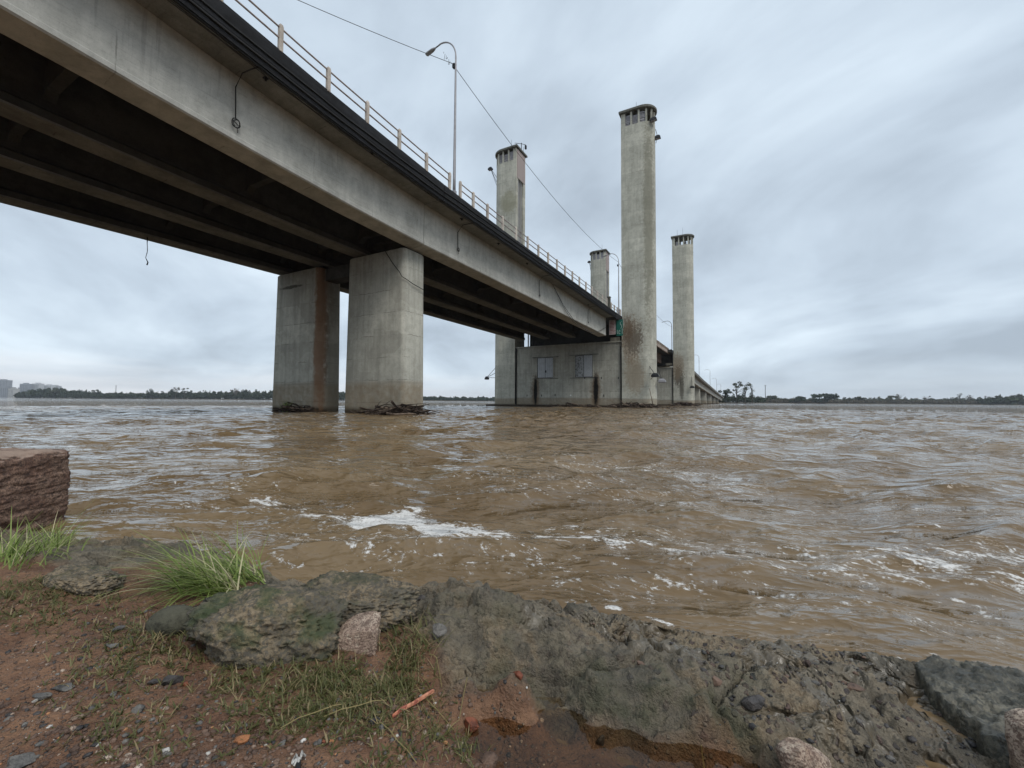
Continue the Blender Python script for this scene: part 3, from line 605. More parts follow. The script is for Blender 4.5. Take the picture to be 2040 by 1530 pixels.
def ground_fields(P):
    """height, ledge mask, moss mask, wet mask at (right, forward) positions"""
    h = np.clip(tps(P, cp_), -.4, 1.)
    p3 = np.c_[P, np.zeros(len(P))]
    dl = sdf(P, LEDGE)+.022*fbm(p3*7, 5, .6); L = sstep(.03, -.03, dl)
    dw = sdf(P, WETR)+.08*fbm(p3*4+9, 4); Wt = sstep(.06, -.06, dw)
    dp = sdf(P, PUDP); Pd = sstep(.05, -.02, dp)
    dc = P[:, 1]-np.interp(P[:, 0], crest[:, 0], crest[:, 1])
    rough = fbm(p3*4.5+3, 5, .55); ridg = fbm(p3*9+31, 5, .55, True); fine = fbm(p3*38+5, 3, .6)
    r2_ = fbm(p3*22+61, 4, .6, True); r3_ = fbm(p3*55+7, 3, .6)
    Lh = sstep(.014, -.014, dl+.0)
    h = h - .028*(1-Lh)*sstep(-.28, -.12, P[:, 0])*sstep(1.5, 1.2, P[:, 1])
    ter = (h+.016*rough+.008*ridg)/.030; fl = np.floor(ter); ter = (fl+sstep(.36, .64, ter-fl))*.030
    h = h + L*.75*(ter-.012-h)
    r4_ = fbm(p3*110+3, 3, .6, True); nearp = (np.abs(P[:, 0]) < 2.6) & (P[:, 1] > .3) & (P[:, 1] < 2.9); po = np.zeros(len(P)); pg = np.ones(len(P))
    if nearp.any(): po[nearp], pg[nearp] = plates(P[nearp])
    h = h + L*(po-.020*sstep(.022, .0, pg)*(.4+.6*sstep(-.25, .25, rough)))
    h = h + L*(.010*rough+.008*(ridg-.2)+.013*(r2_-.2)+.008*r3_+.0045*(r4_-.2)) + (1-L)*(.012*rough+.004*fine+.007*fbm(p3*16, 4)+.004*np.clip(r3_, 0, 1))
    # cracks and steps in the ledge
    cr = np.abs(fbm(np.c_[P[:, 0]*1.6+.6*P[:, 1], P[:, 1]*3.2, np.zeros(len(P))]+50, 4)); h = h - L*.035*sstep(.05, .0, cr)
    st = fbm(p3*2.3+77, 3); h = h + L*.03*(sstep(-.04, .04, st)-.5)
    h = h - np.clip(dc, 0, None)*1.3*(1+.4*rough) - np.clip(dc-.05, 0, None)*.8
    h = np.maximum(h, -.9)
    # puddle floor
    h = np.where(Pd > 0, h-(.0)*Pd, h)
    mo = sstep(.30, .0, np.min([np.hypot(*(P-np.array(m)).T) for m in MOSS], 0)+.25*fbm(p3*5+13, 4))
    return h, L, mo, Wt, Pd
def axis(parts): return np.unique(np.concatenate([np.linspace(a, b, n) for a, b, n in parts]).round(5))
ar = axis([(-45,-6,22),(-6,-3.4,30),(-3.4,-1.4,210),(-1.4,1.6,500),(1.6,2.6,80),(2.6,6,24),(6,45,20)])
ad = axis([(-40,-4,16),(-4,-.4,16),(-.4,.55,24),(.55,1.75,290),(1.75,2.8,140),(2.8,4,20),(4,9,12)])
Rg, Dg = np.meshgrid(ar, ad); P2 = np.c_[Rg.ravel(), Dg.ravel()]
Hh, Lm, Mm, Wm, Pm = ground_fields(P2)
nx, ny = len(ar), len(ad)
idx = np.arange(nx*ny).reshape(ny, nx)
Q = np.stack([idx[:-1, :-1], idx[:-1, 1:], idx[1:, 1:], idx[1:, :-1]], -1).reshape(-1, 4)
V = P2[:, :1]*RT + P2[:, 1:]*FH; V[:, 2] = Hh
def ground_mat():
    t = NT('river_bank_ground'); P = t.pos(); L = t.attr('ledge'); M = t.attr('moss'); Wt = t.attr('wet')
    a = t.noise(P, 2.2, 6, .6); b = t.noise(P, 9., 6, .65); c = t.noise(P, 42., 5, .7); d = t.noise(P, 150., 3, .6); e = t.noise(P, 4.5, 7, .62, .8)
    soil = t.mix(t.rng(b, .35, .68), (.145, .070, .038), (.27, .145, .08)); soil = t.mix(t.math('MULTIPLY', t.rng(a, .5, .66), .6), soil, (.080, .036, .021))
    soil = t.mix(t.math('MULTIPLY', t.rng(c, .5, .7), .5), soil, (.055, .030, .019))
    v = t.n('ShaderNodeTexVoronoi', feature='F1'); t.put(v.inputs['Vector'], P); v.inputs['Scale'].default_value = 85.
    grit = t.math('MULTIPLY', t.rng(v.outputs['Distance'], .42, .22), t.rng(t.xyz(v.outputs['Color'])[0], .62, .85))
    soil = t.mix(grit, soil, t.mix(t.xyz(v.outputs['Color'])[1], (.10, .065, .045), (.34, .24, .16)))
    # ledge: fused rock, grey green skin worn through to tan and brown, dark pits
    con = t.mix(t.rng(b, .36, .64), (.118, .100, .073), (.24, .198, .140))
    con = t.mix(t.math('MULTIPLY', t.rng(e, .50, .58), .8), con, t.mix(t.rng(c, .4, .6), (.17, .12, .07), (.31, .24, .155)))
    con = t.mix(t.math('MULTIPLY', t.rng(e, .45, .36), .7), con, t.mix(t.rng(c, .4, .6), (.066, .062, .047), (.125, .113, .085)))
    con = t.mix(t.math('MULTIPLY', t.rng(c, .53, .64), .65), con, (.040, .037, .029))
    v2 = t.n('ShaderNodeTexVoronoi', feature='F1'); dn = t.n('ShaderNodeTexNoise'); t.put(dn.inputs['Vector'], P); dn.inputs['Scale'].default_value = 28.; dn.inputs['Detail'].default_value = 4.; t.put(v2.inputs['Vector'], t.vmath('ADD', P, t.vmath('MULTIPLY', t.vmath('SUBTRACT', dn.outputs['Color'], (.5, .5, .5)), (.03, .03, .03)))); v2.inputs['Scale'].default_value = 48.
    peb = t.math('MULTIPLY', t.rng(v2.outputs['Distance'], .46, .34), t.rng(t.math('ADD', t.xyz(v2.outputs['Color'])[0], t.math('MULTIPLY', t.math('SUBTRACT', a, .5), 1.6)), .68, .76))
    px_ = t.math('MULTIPLY', t.rng(t.vmath('DOT_PRODUCT', P, tuple(RT)), .1, .55, .25, 1.), peb); con = t.mix(px_, con, t.mix(t.xyz(v2.outputs['Color'])[2], (.045, .042, .042), (.14, .09, .072)))
    con = t.mix(t.math('MULTIPLY', t.rng(d, .62, .7), .35), con, (.34, .29, .21))
    con = t.mix(t.math('MULTIPLY', M, t.rng(b, .42, .62, 0, .75)), con, t.mix(c, (.026, .034, .015), (.065, .07, .034)))
    film = t.math('MULTIPLY', t.math('MULTIPLY', L, t.math('ADD', t.math('MULTIPLY', Wt, .9), .12)), t.rng(t.noise(P, 5.5, 4, .55, .6), .47, .56))
    con = t.mix(t.math('MULTIPLY', film, .75), con, t.mix(b, (.078, .063, .044), (.125, .103, .07)))
    col = t.mix(L, soil, con)
    z = t.xyz(P)[2]; wetz = t.rng(z, .05, .005); col = t.mix(t.math('MULTIPLY', wetz, .35), col, (.075, .055, .038))
    sw = t.math('MULTIPLY', t.math('SUBTRACT', 1., L), t.math('MULTIPLY', t.rng(a, .52, .62), .38))
    rough = t.math('SUBTRACT', t.math('SUBTRACT', .82, sw), t.math('ADD', t.math('MULTIPLY', film, .66), t.math('MULTIPLY', wetz, .12)))
    h = t.math('ADD', t.math('MULTIPLY', c, .6), t.math('ADD', t.math('MULTIPLY', d, .28), t.math('MULTIPLY', b, .8)))
    h = t.math('ADD', h, t.math('MULTIPLY', t.math('ADD', t.math('MULTIPLY', px_, L), t.math('MULTIPLY', grit, t.math('SUBTRACT', 1., L))), .35))
    h = t.math('MULTIPLY', h, t.math('SUBTRACT', 1., t.math('MULTIPLY', film, .85)))
    return t.out(col, rough, t.bump(h, 1., .030), .5)
ground = npmesh('ground', V, Q, ground_mat()); tag(ground, 'reddish muddy bank with a dark worn conglomerate ledge along the river', None, None, 'structure')
setattr_f(ground, 'ledge', Lm); setattr_f(ground, 'moss', Mm); setattr_f(ground, 'wet', Wm)
def hgt(r, d): return float(ground_fields(np.array([[r, d]], float))[0][0])
def hgts(P): return ground_fields(np.asarray(P, float))[0]

# puddle behind the ledge
pz = .046
pr, pd_ = np.meshgrid(np.linspace(-.35, .75, 40), np.linspace(.5, 1.3, 30)); pv = pr.reshape(-1, 1)*RT+pd_.reshape(-1, 1)*FH; pv[:, 2] = pz
pi_ = np.arange(1200).reshape(30, 40); pq = np.stack([pi_[:-1, :-1], pi_[:-1, 1:], pi_[1:, 1:], pi_[1:, :-1]], -1).reshape(-1, 4)
pin = sdf(np.c_[pr.ravel(), pd_.ravel()], pxpoly([(890,1350),(1000,1360),(1180,1400),(1320,1440),(1460,1480),(1560,1540),(1560,1640),(1100,1640),(1040,1520),(900,1490)], .06))
keep = (pin[pq].mean(1) < .0)
t = NT('puddle_water'); fr = t.n('ShaderNodeFresnel'); fr.inputs[0].default_value = 1.33
gl = t.n('ShaderNodeBsdfGlossy'); gl.inputs['Roughness'].default_value = .02; tr = t.n('ShaderNodeBsdfTransparent'); tr.inputs[0].default_value = (.86, .78, .66, 1)
nb = t.bump(t.noise(t.pos(), 14., 2), .08, .01); t.put(gl.inputs['Normal'], nb); t.put(fr.inputs['Normal'], nb)
mx = t.n('ShaderNodeMixShader'); t.put(mx.inputs[0], fr.outputs[0]); t.put(mx.inputs[1], tr.outputs[0]); t.put(mx.inputs[2], gl.outputs[0])
t.t.links.new(mx.outputs[0], t.n('ShaderNodeOutputMaterial').inputs[0])
pud = npmesh('puddle', pv, pq[keep], t.m); tag(pud, 'shallow muddy puddle trapped behind the dark ledge', None, None, 'structure')

# ------------------------------------------------------------------ river
rad = [.55]
while rad[-1] < 60: rad.append(rad[-1]*1.0058+.001)
while rad[-1] < 6000: rad.append(rad[-1]*1.03)
rad = np.array(rad)
ang = np.radians(axis([(-180,-66,40),(-66,66,760),(66,180,40)]))[:-1]
AR, AA = np.meshgrid(rad, ang, indexing='ij')
wr, wd = AR*np.sin(AA), AR*np.cos(AA)
WV = wr.reshape(-1, 1)*RT + wd.reshape(-1, 1)*FH
x0_, y0_ = WV[:, 0].copy(), WV[:, 1].copy(); R_ = AR.ravel()
p3 = np.c_[x0_, y0_, np.zeros(len(x0_))]
near = R_ < 120
warp = np.zeros((len(R_), 2)); warp[near, 0] = .35*fbm(p3[near]*.55, 3); warp[near, 1] = .35*fbm(p3[near]*.55+40, 3)
gust = np.ones(len(R_)); gust[near] = (.8+.8*fbm(p3[near]*.35+8, 3))*(1-.35*sstep(-1.5, -6, wr.ravel()[near]))
spacing = np.maximum(np.gradient(rad)[:, None]*np.ones_like(AA), 0).ravel()
z = np.zeros(len(R_)); dx = np.zeros(len(R_)); dy = np.zeros(len(R_))
wrs = np.random.RandomState(5); NW = 72
for k in range(NW):
    lam = .075*(3.6/.075)**(k/(NW-1))*wrs.uniform(.9, 1.1)
    a_ = math.atan2(-FH[1], -FH[0])+math.radians(wrs.normal(14, 36)); kx, ky = math.cos(a_), math.sin(a_)
    s_ = .27*math.sqrt(2/NW)*(1.5 if .28 < lam < 1.2 else (.85 if lam > 1.6 else .65)); am = s_*lam/(2*math.pi)
    sel = (spacing*2.6 < lam)
    fade = sstep(1., 2.2, lam/(2.2*spacing[sel]+1e-9))*gust[sel]
    kk = 2*math.pi/lam; ph = kk*((x0_[sel]+warp[sel, 0])*kx+(y0_[sel]+warp[sel, 1])*ky)+wrs.uniform(0, 6.28)
    z[sel] += am*fade*np.cos(ph); dx[sel] -= 1.0*am*fade*kx*np.sin(ph); dy[sel] -= 1.0*am*fade*ky*np.sin(ph)
dcw = np.clip((wd.ravel()-np.interp(wr.ravel(), crest[:, 0], crest[:, 1]))*1.2+.25, .12, 1)     # calmer right at the bank
z *= dcw; WV[:, 0] += dx*dcw; WV[:, 1] += dy*dcw; WV[:, 2] = z
na, nr = len(ang), len(rad)
ii = np.arange(nr*na).reshape(nr, na); jn = np.roll(ii, -1, 1)
WQ = np.stack([ii[:-1], jn[:-1], jn[1:], ii[1:]], -1).reshape(-1, 4)
# foam lines drifting along the bank: (photo points on the water, half width in metres, strength)
FOAM = [([(760,1030),(830,1035),(900,1045),(950,1058)], .22, 1.06),([(800,1012),(850,1050),(880,1066)], .20, 1.02),([(850,1040),(840,1062),(850,1085)], .06, .8),([(880,1050),(905,1078)], .06, .8),([(790,1040),(780,1060)], .05, .75),([(830,1030),(820,1008)], .1, .9),([(1000,960),(1500,1000),(2040,1040)], 1.0, .42),([(1050,1130),(1500,1180),(2040,1230)], .4, .43),([(560,1060),(800,1110),(1000,1130)], .3, .46),([(640,1000),(800,1085),(1100,1075)], .5, .42),([(1150,1060),(1400,1090),(1800,1140)], .4, .5),([(600,1018),(660,1024),(760,1030)], .09, .6),([(440,985),(500,985),(560,992)], .15, .62),([(380,1000),(470,1005),(600,1018)], .14, .46),
        ([(940,1058),(990,1068),(1060,1068)], .1, .5),([(700,1085),(800,1090),(920,1085)], .14, .52),([(820,1112),(900,1105),(960,1090)], .08, .5),([(1080,1072),(1130,1076),(1160,1080)], .07, .85),([(1185,1083),(1240,1092),(1290,1084)], .1, .6),
        ([(1300,1050),(1345,1075),(1400,1100)], .13, .56),([(1340,1105),(1420,1100),(1480,1122),(1560,1130),(1680,1150)], .17, .58),([(1480,1122),(1600,1128),(1700,1140),(1820,1122),(1900,1125)], .12, .5),([(1780,1115),(1880,1135),(1960,1152),(2060,1168)], .16, .7),([(1880,1110),(2060,1125)], .14, .6),
        ([(1160,925),(1300,930),(1450,960)], .7, .5),([(1000,905),(1120,915),(1200,930)], .8, .38),([(1400,985),(1560,1000),(1800,1080)], .25, .34),([(1220,1217),(1236,1218)], .03, .95),([(1300,1238),(1340,1246)], .025, .7),([(1440,1268),(1500,1274)], .02, .6),([(1700,1297),(1800,1310)], .02, .5),([(530,1120),(600,1135)], .04, .5),
        ([(250,960),(420,975),(560,960)], .4, .40),([(100,930),(400,930)], .6, .3),([(540,829),(692,833),(845,829),(900,828)], .5, .5),([(690,836),(640,846),(560,858)], .8, .42),([(850,836),(800,850),(700,868)], .9, .42)]
fo = np.zeros(len(R_)); nsel = np.where((R_ < 34) & (np.abs(AA.ravel()) < 1.2))[0]; pn = np.c_[wr.ravel()[nsel], wd.ravel()[nsel]]
pnw = pn + .05*np.c_[fbm(np.c_[pn*4, 0*pn[:, :1]], 3), fbm(np.c_[pn*4+20, 0*pn[:, :1]], 3)]
for pts, hw, st in FOAM:
    q = [np.array(rd(a, b, 0)) for a, b in pts]; dd = np.full(len(pn), 1e9)
    for a, b in zip(q[:-1], q[1:]):
        ab = b-a; t_ = np.clip(((pnw-a) @ ab)/(ab @ ab), 0, 1); dd = np.minimum(dd, np.hypot(*(pnw-a-t_[:, None]*ab).T))
    fo[nsel] = np.maximum(fo[nsel], st*np.clip(1.25-dd/hw*.75, 0, 1))
def water_mat():
    t = NT('river_water'); P = t.pos(); f = t.attr('foam')
    fs = t.n('ShaderNodeMapping'); t.put(fs.inputs['Vector'], P); fs.inputs['Rotation'].default_value = (0, 0, -YAW); fs.inputs['Scale'].default_value = (.62, 1.25, 1)
    fn = t.noise(fs.outputs[0], 7.5, 7, .72, 1.4); fn2 = t.noise(P, 32., 4, .7)
    ff = t.math('ADD', f, t.math('MULTIPLY', t.math('SUBTRACT', t.math('ADD', t.math('MULTIPLY', fn, .62), t.math('MULTIPLY', fn2, .38)), .5), 3.4))
    foam = t.math('MULTIPLY', t.rng(ff, .58, .84), t.rng(f, .02, .2))
    cell = t.voro(P, 60.); foam = t.math('MULTIPLY', foam, t.rng(cell, .08, .5, .45, 1.))
    n = t.noise(P, .5, 4); col = t.mix(t.rng(n, .35, .65), (.138, .090, .045), (.192, .134, .074))
    col = t.mix(foam, col, (.66, .64, .61))
    # wind ripples too small for the mesh; larger chop further out
    dist = t.vmath('LENGTH', P)
    near = t.rng(dist, 6., 40., 1., 0.)
    ms = t.n('ShaderNodeMapping'); t.put(ms.inputs['Vector'], P); ms.inputs['Rotation'].default_value = (0, 0, -YAW+.12); m0 = t.vmath('MULTIPLY', ms.outputs[0], (.55, 1., .2)); m1 = t.vmath('MULTIPLY', P, (1., 1., .2))
    def ridge(sc, det, rg, ds):
        o = t.n('ShaderNodeTexNoise', noise_type='RIDGED_MULTIFRACTAL', normalize=True); t.put(o.inputs['Vector'], m0); o.inputs['Scale'].default_value = sc; o.inputs['Detail'].default_value = det; o.inputs['Roughness'].default_value = rg; o.inputs['Distortion'].default_value = ds; o.inputs['Offset'].default_value = 1.; o.inputs['Gain'].default_value = 1.6; return o.outputs[0]
    r1 = ridge(5.5, 3, .5, .35); r2 = ridge(1.5, 4, .55, .3); r3 = ridge(.42, 4, .55, .3)
    far = t.math('SUBTRACT', 1., near)
    r0 = t.noise(m1, 30., 3, .6, .3)
    vn = t.n('ShaderNodeTexNoise'); t.put(vn.inputs['Vector'], m0); vn.inputs['Scale'].default_value = .9; vn.inputs['Detail'].default_value = 5.; vn.inputs['Roughness'].default_value = .62
    gn = t.rng(t.noise(t.vmath('MULTIPLY', ms.outputs[0], (.012, .05, .1)), 1., 4), .35, .65, .45, 1.3)
    dvx = t.vmath('MULTIPLY', t.vmath('SUBTRACT', vn.outputs['Color'], (.5, .5, .5)), (1., 1., 0.)); sc_ = t.n('ShaderNodeVectorMath', operation='SCALE'); t.put(sc_.inputs[0], dvx); t.put(sc_.inputs['Scale'], t.math('MULTIPLY', gn, t.rng(dist, 18., 110., 0., .75)))
    fnm = t.vmath('NORMALIZE', t.vmath('ADD', t.n('ShaderNodeNewGeometry').outputs['Normal'], sc_.outputs[0]))
    b3 = t.n('ShaderNodeBump'); t.put(b3.inputs['Normal'], fnm); b3.inputs['Distance'].default_value = .6; t.put(b3.inputs['Strength'], t.math('MULTIPLY', far, t.rng(dist, 50., 220., .8, .12))); t.put(b3.inputs['Height'], r3)
    b2 = t.n('ShaderNodeBump'); b2.inputs['Distance'].default_value = .13; t.put(b2.inputs['Strength'], t.math('MULTIPLY', t.math('ADD', t.math('MULTIPLY', far, .5), .45), t.rng(dist, 40., 180., 1., .2))); t.put(b2.inputs['Height'], r2); t.put(b2.inputs['Normal'], b3.outputs[0])
    b1 = t.n('ShaderNodeBump'); b1.inputs['Distance'].default_value = .032; t.put(b1.inputs['Strength'], t.rng(dist, 30., 120., .42, .1)); t.put(b1.inputs['Height'], r1); t.put(b1.inputs['Normal'], b2.outputs[0])
    b0 = t.bump(t.math('ADD', t.math('MULTIPLY', foam, .8), t.math('MULTIPLY', r0, t.rng(dist, 8., 30., .22, 0.))), .45, .012, b1.outputs[0])
    rough = t.math('ADD', .022, t.math('MULTIPLY', foam, .7))
    return t.out(col, rough, b0, .5, IOR=1.33)
water = npmesh('water', WV, WQ, water_mat()); tag(water, 'wide choppy muddy brown river with foam streaks', None, None, 'structure'); setattr_f(water, 'foam', fo)

# ------------------------------------------------------------------ stones
def rock_mesh(name, size, seed, sub=4, amp=.16, freq=1.6, box=.5, cuts=6, fine=.03, flat=0., layers=0., cutd=(.62, .92)):
    bm = bmesh.new(); bmesh.ops.create_icosphere(bm, subdivisions=sub, radius=1.); rs = np.random.RandomState(seed)
    p = np.array([v.co[:] for v in bm.verts]); e = 1-box*.75
    q = np.sign(p)*np.abs(p)**e; q /= np.max(np.abs(q), axis=0)
    if box > 0: q = q*(1/np.maximum(np.linalg.norm(q, axis=1, keepdims=True), .2))**(1-box)
    for k in range(cuts):
        n = rs.normal(size=3); n /= np.linalg.norm(n); d = rs.uniform(*cutd); o = q @ n-d; q = q-np.clip(o, 0, None)[:, None]*n
    nrm = p/np.linalg.norm(p, axis=1, keepdims=True)
    q = q+nrm*(amp*fbm(q*freq+seed*3.1, 4)+fine*fbm(q*freq*6+seed, 3, .6, True))[:, None]
    if layers: q[:, :2] += nrm[:, :2]*(layers*(fbm(np.c_[q[:, 0]*1.2, q[:, 1]*1.2, q[:, 2]*6]+seed, 5, .6, True)-.1))[:, None]
    q *= np.array(size)
    for v, c in zip(bm.verts, q): v.co = c
    me = bpy.data.meshes.new(name); bm.to_mesh(me); bm.free(); return me
def stone_mat(name, a, b, speck=None, sscale=90., rough=.8, moss=0., top=None, layer=0.):
    t = NT(name); P = t.pos(); n = t.noise(P, 7., 6, .65); m = t.noise(P, 38., 5, .7)
    c = t.mix(t.rng(n, .36, .64), a, b); c = t.mix(t.math('MULTIPLY', t.rng(m, .48, .66), .75), c, tuple(k*.3 for k in a)); c = t.mix(t.math('MULTIPLY', t.rng(m, .44, .3), .4), c, tuple(min(.7, k*1.5) for k in b))
    if layer: c = t.mix(t.math('MULTIPLY', t.rng(t.noise(t.vmath('MULTIPLY', P, (5, 5, 30)), 1., 5, .7), .52, .64), layer), c, tuple(k*.2 for k in a))
    if speck:
        v = t.n('ShaderNodeTexVoronoi', feature='F1'); t.put(v.inputs['Vector'], P); v.inputs['Scale'].default_value = sscale
        c = t.mix(t.math('MULTIPLY', t.rng(t.xyz(v.outputs['Color'])[0], .5, .75), .8), c, speck)
    if moss:
        z = t.xyz(t.n('ShaderNodeNewGeometry').outputs['Normal'])[2]
        c = t.mix(t.math('MULTIPLY', t.rng(t.noise(P, 11., 5, .65), .5, .62), moss), c, (.032, .04, .017))
        c = t.mix(t.math('MULTIPLY', t.rng(t.noise(P, 6., 3), .56, .66), moss), c, (.035, .058, .014))
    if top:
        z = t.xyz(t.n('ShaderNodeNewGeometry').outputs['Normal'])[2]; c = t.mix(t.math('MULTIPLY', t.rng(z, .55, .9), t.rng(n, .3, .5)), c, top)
    return t.out(c, rough, t.bump(t.math('ADD', t.math('MULTIPLY', m, .6), n), .9, .018), .45)
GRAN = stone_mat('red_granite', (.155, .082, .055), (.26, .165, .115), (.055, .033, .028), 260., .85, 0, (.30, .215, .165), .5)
CONGL = stone_mat('mossy_conglomerate', (.105, .09, .062), (.25, .19, .12), (.09, .08, .065), 150., .85, .6)
PINKG = stone_mat('pink_granite', (.30, .21, .155), (.52, .42, .33), (.13, .08, .06), 300., .75)
DARKR = stone_mat('dark_wet_slab', (.06, .056, .042), (.165, .15, .112), (.045, .045, .036), 130., .42)
BASALT = stone_mat('dark_pebble', (.035, .032, .033), (.075, .065, .06), None, rough=.55)
GREYS = stone_mat('grey_pebble', (.10, .095, .09), (.19, .175, .155), None, rough=.7)
BROWNS = stone_mat('brown_pebble', (.10, .06, .042), (.19, .12, .085), None, rough=.7)
REDS = stone_mat('red_brick_pebble', (.17, .045, .02), (.26, .085, .04), None, rough=.6)
ORNG = stone_mat('orange_brick', (.38, .15, .06), (.50, .25, .12), None, rough=.8)
WHIT = stone_mat('pale_chip', (.48, .45, .40), (.65, .62, .58), None, rough=.7)
def stone(name, label, cat, px, py, wpx, asp, mat, seed, lift=.35, z=None, rot=0., tilt=(0, 0), sub=4, group=None, **kw):
    """stone whose picture width is wpx at its place on the ground; asp = (depth ratio, height ratio)"""
    zz = .13
    for _ in range(6):
        r, d = rd(px, py, zz); zz = hgt(r, d) if z is None else z
        if z is not None: r, d = rd(px, py, zz); break
    dep = (W(r, d, zz)-CAM) @ FWD; s = wpx/F_PX*dep/2
    me = rock_mesh(name, (s, s*asp[0], s*asp[1]), seed, sub, **kw); me.materials.append(mat)
    me.polygons.foreach_set('use_smooth', [True]*len(me.polygons))
    o = bpy.data.objects.new(name, me); COL.objects.link(o); o.location = W(r, d, zz+s*asp[1]*lift)
    o.rotation_euler = (tilt[0], tilt[1], YAW+rot); return tag(o, label, cat, group)

# granite kerb block at the left, seen in part
def block_mesh(name, half, rr, mat):
    V, F = [], []; N = 90
    g = np.linspace(-1, 1, N); A, B = np.meshgrid(g, g)
    for ax in range(3):
        for sg in (-1, 1):
            q = np.zeros((N*N, 3)); q[:, ax] = sg; q[:, (ax+1) % 3] = A.ravel(); q[:, (ax+2) % 3] = B.ravel()
            off = len(V)*N*N; V.append(q); i = np.arange(N*N).reshape(N, N)
            f = np.stack([i[:-1, :-1], i[:-1, 1:], i[1:, 1:], i[1:, :-1]], -1).reshape(-1, 4)+off; F.append(f if sg > 0 else f[:, ::-1])
    q = np.concatenate(V)*np.array(half); inn = np.clip(q, -(np.array(half)-rr), np.array(half)-rr); d = q-inn; n = d/np.maximum(np.linalg.norm(d, axis=1, keepdims=True), 1e-9); q = inn+n*rr
    side = 1-np.abs(n[:, 2:3])
    dz = .026*fbm(q*4+3, 4)+.005*fbm(q*22, 4, .6, True)+.004*fbm(q*70, 3)
    lay = fbm(np.c_[q[:, 0]*5, q[:, 1]*5, q[:, 2]*26]+9, 4, .6, True)
    dz = dz-.008*sstep(.15, .55, lay)*side[:, 0]-.03*sstep(-.1, -.22, q[:, 2])*side[:, 0]
    o = npmesh(name, q+n*dz[:, None], np.concatenate(F), mat); bm = bmesh.new(); bm.from_mesh(o.data); bmesh.ops.remove_doubles(bm, verts=bm.verts, dist=.0008); bm.to_mesh(o.data); bm.free(); return o
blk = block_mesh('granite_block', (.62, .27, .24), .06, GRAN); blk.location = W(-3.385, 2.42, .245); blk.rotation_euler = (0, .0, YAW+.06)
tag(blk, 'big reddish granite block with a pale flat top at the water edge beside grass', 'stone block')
stone('mossy_rock', 'large mossy lump of old concrete and pebbles in the middle of the bank', 'rock', 560, 1275, 330, (.55, .42), CONGL, 12, .28, sub=6, amp=.26, freq=1.7, box=.35, cuts=5, fine=.11, rot=-.15)
stone('mossy_rock', 'lower brown shoulder of conglomerate behind the mossy lump and grass tuft', 'rock', 690, 1205, 260, (.6, .3), CONGL, 31, .1, sub=6, amp=.28, freq=2., box=.3, cuts=4, fine=.15, rot=-.1)
stone('mossy_rock', 'low crumbling grey green rock between the two grass tufts at left', 'rock', 165, 1160, 170, (.5, .3), CONGL, 55, .15, sub=6, amp=.25, freq=1.8, box=.3, cuts=5, fine=.12, rot=-.35)
stone('granite_stone', 'pale pink granite stone wedged against the mossy rock', 'stone', 716, 1278, 126, (.9, .5), PINKG, 8, .12, sub=6, amp=.07, box=.6, cuts=16, fine=.05, cutd=(.5, .85), rot=.35, tilt=(.30, -.30))
stone('granite_stone', 'pale granite stone standing at the bottom edge below the wet ledge', 'stone', 1598, 1535, 106, (.75, .8), PINKG, 19, .45, z=.085, sub=6, amp=.06, box=.7, cuts=14, cutd=(.55, .9), fine=.05, rot=-.3, tilt=(.1, .3))
stone('granite_stone', 'pinkish brown stone cut off by the right edge of the picture', 'stone', 2082, 1525, 120, (.9, 1.1), PINKG, 23, .45, z=.04, sub=5, amp=.1, box=.5, cuts=7, fine=.04)
stone('rock', 'smooth rounded dark olive rock half buried beside the grass tuft', 'rock', 346, 1247, 92, (.8, .62), stone_mat('olive_rock', (.055, .052, .034), (.085, .08, .055), None, rough=.9), 17, .3, amp=.06, box=.1, cuts=0, fine=.01)
# dark slab at the right
sp = [rd(a, b, .05) for a, b in ((1812,1310),(1850,1296),(1950,1312),(2060,1340),(2200,1390),(2120,1520),(2010,1502),(1930,1448),(1925,1425),(1850,1360))]
gr_, gd_ = np.meshgrid(np.linspace(1.0, 2.1, 190), np.linspace(.7, 1.5, 150)); gp = np.c_[gr_.ravel(), gd_.ravel()]; g3 = np.c_[gp, 0*gp[:, :1]]
ds = sdf(gp, sp)+.02*fbm(g3*9, 4)
hz = .040+.020*fbm(np.c_[gp[:, 0]*3+gp[:, 1]*5, gp[:, 1]*14-gp[:, 0]*7, 0*gp[:, 0]]+4, 5, .6)+.018*fbm(g3*20, 4, .6, True)+.008*fbm(g3*60, 3, .6)-.05*(gp[:, 1]-1.2)*(gp[:, 1] > 1.2) + .02*(gp[:, 0]-1.4)
hz = hz - sstep(-.012, .012, ds)*.16 - np.clip(ds, 0, None)*2
si = np.arange(len(gp)).reshape(150, 190); sq = np.stack([si[:-1, :-1], si[:-1, 1:], si[1:, 1:], si[1:, :-1]], -1).reshape(-1, 4); sq = sq[ds[sq].min(1) < .07]
sv = gp[:, :1]*RT+gp[:, 1:]*FH; sv[:, 2] = np.maximum(hz, -.12)
used = np.unique(sq); rm = np.full(len(sv), -1); rm[used] = np.arange(len(used))
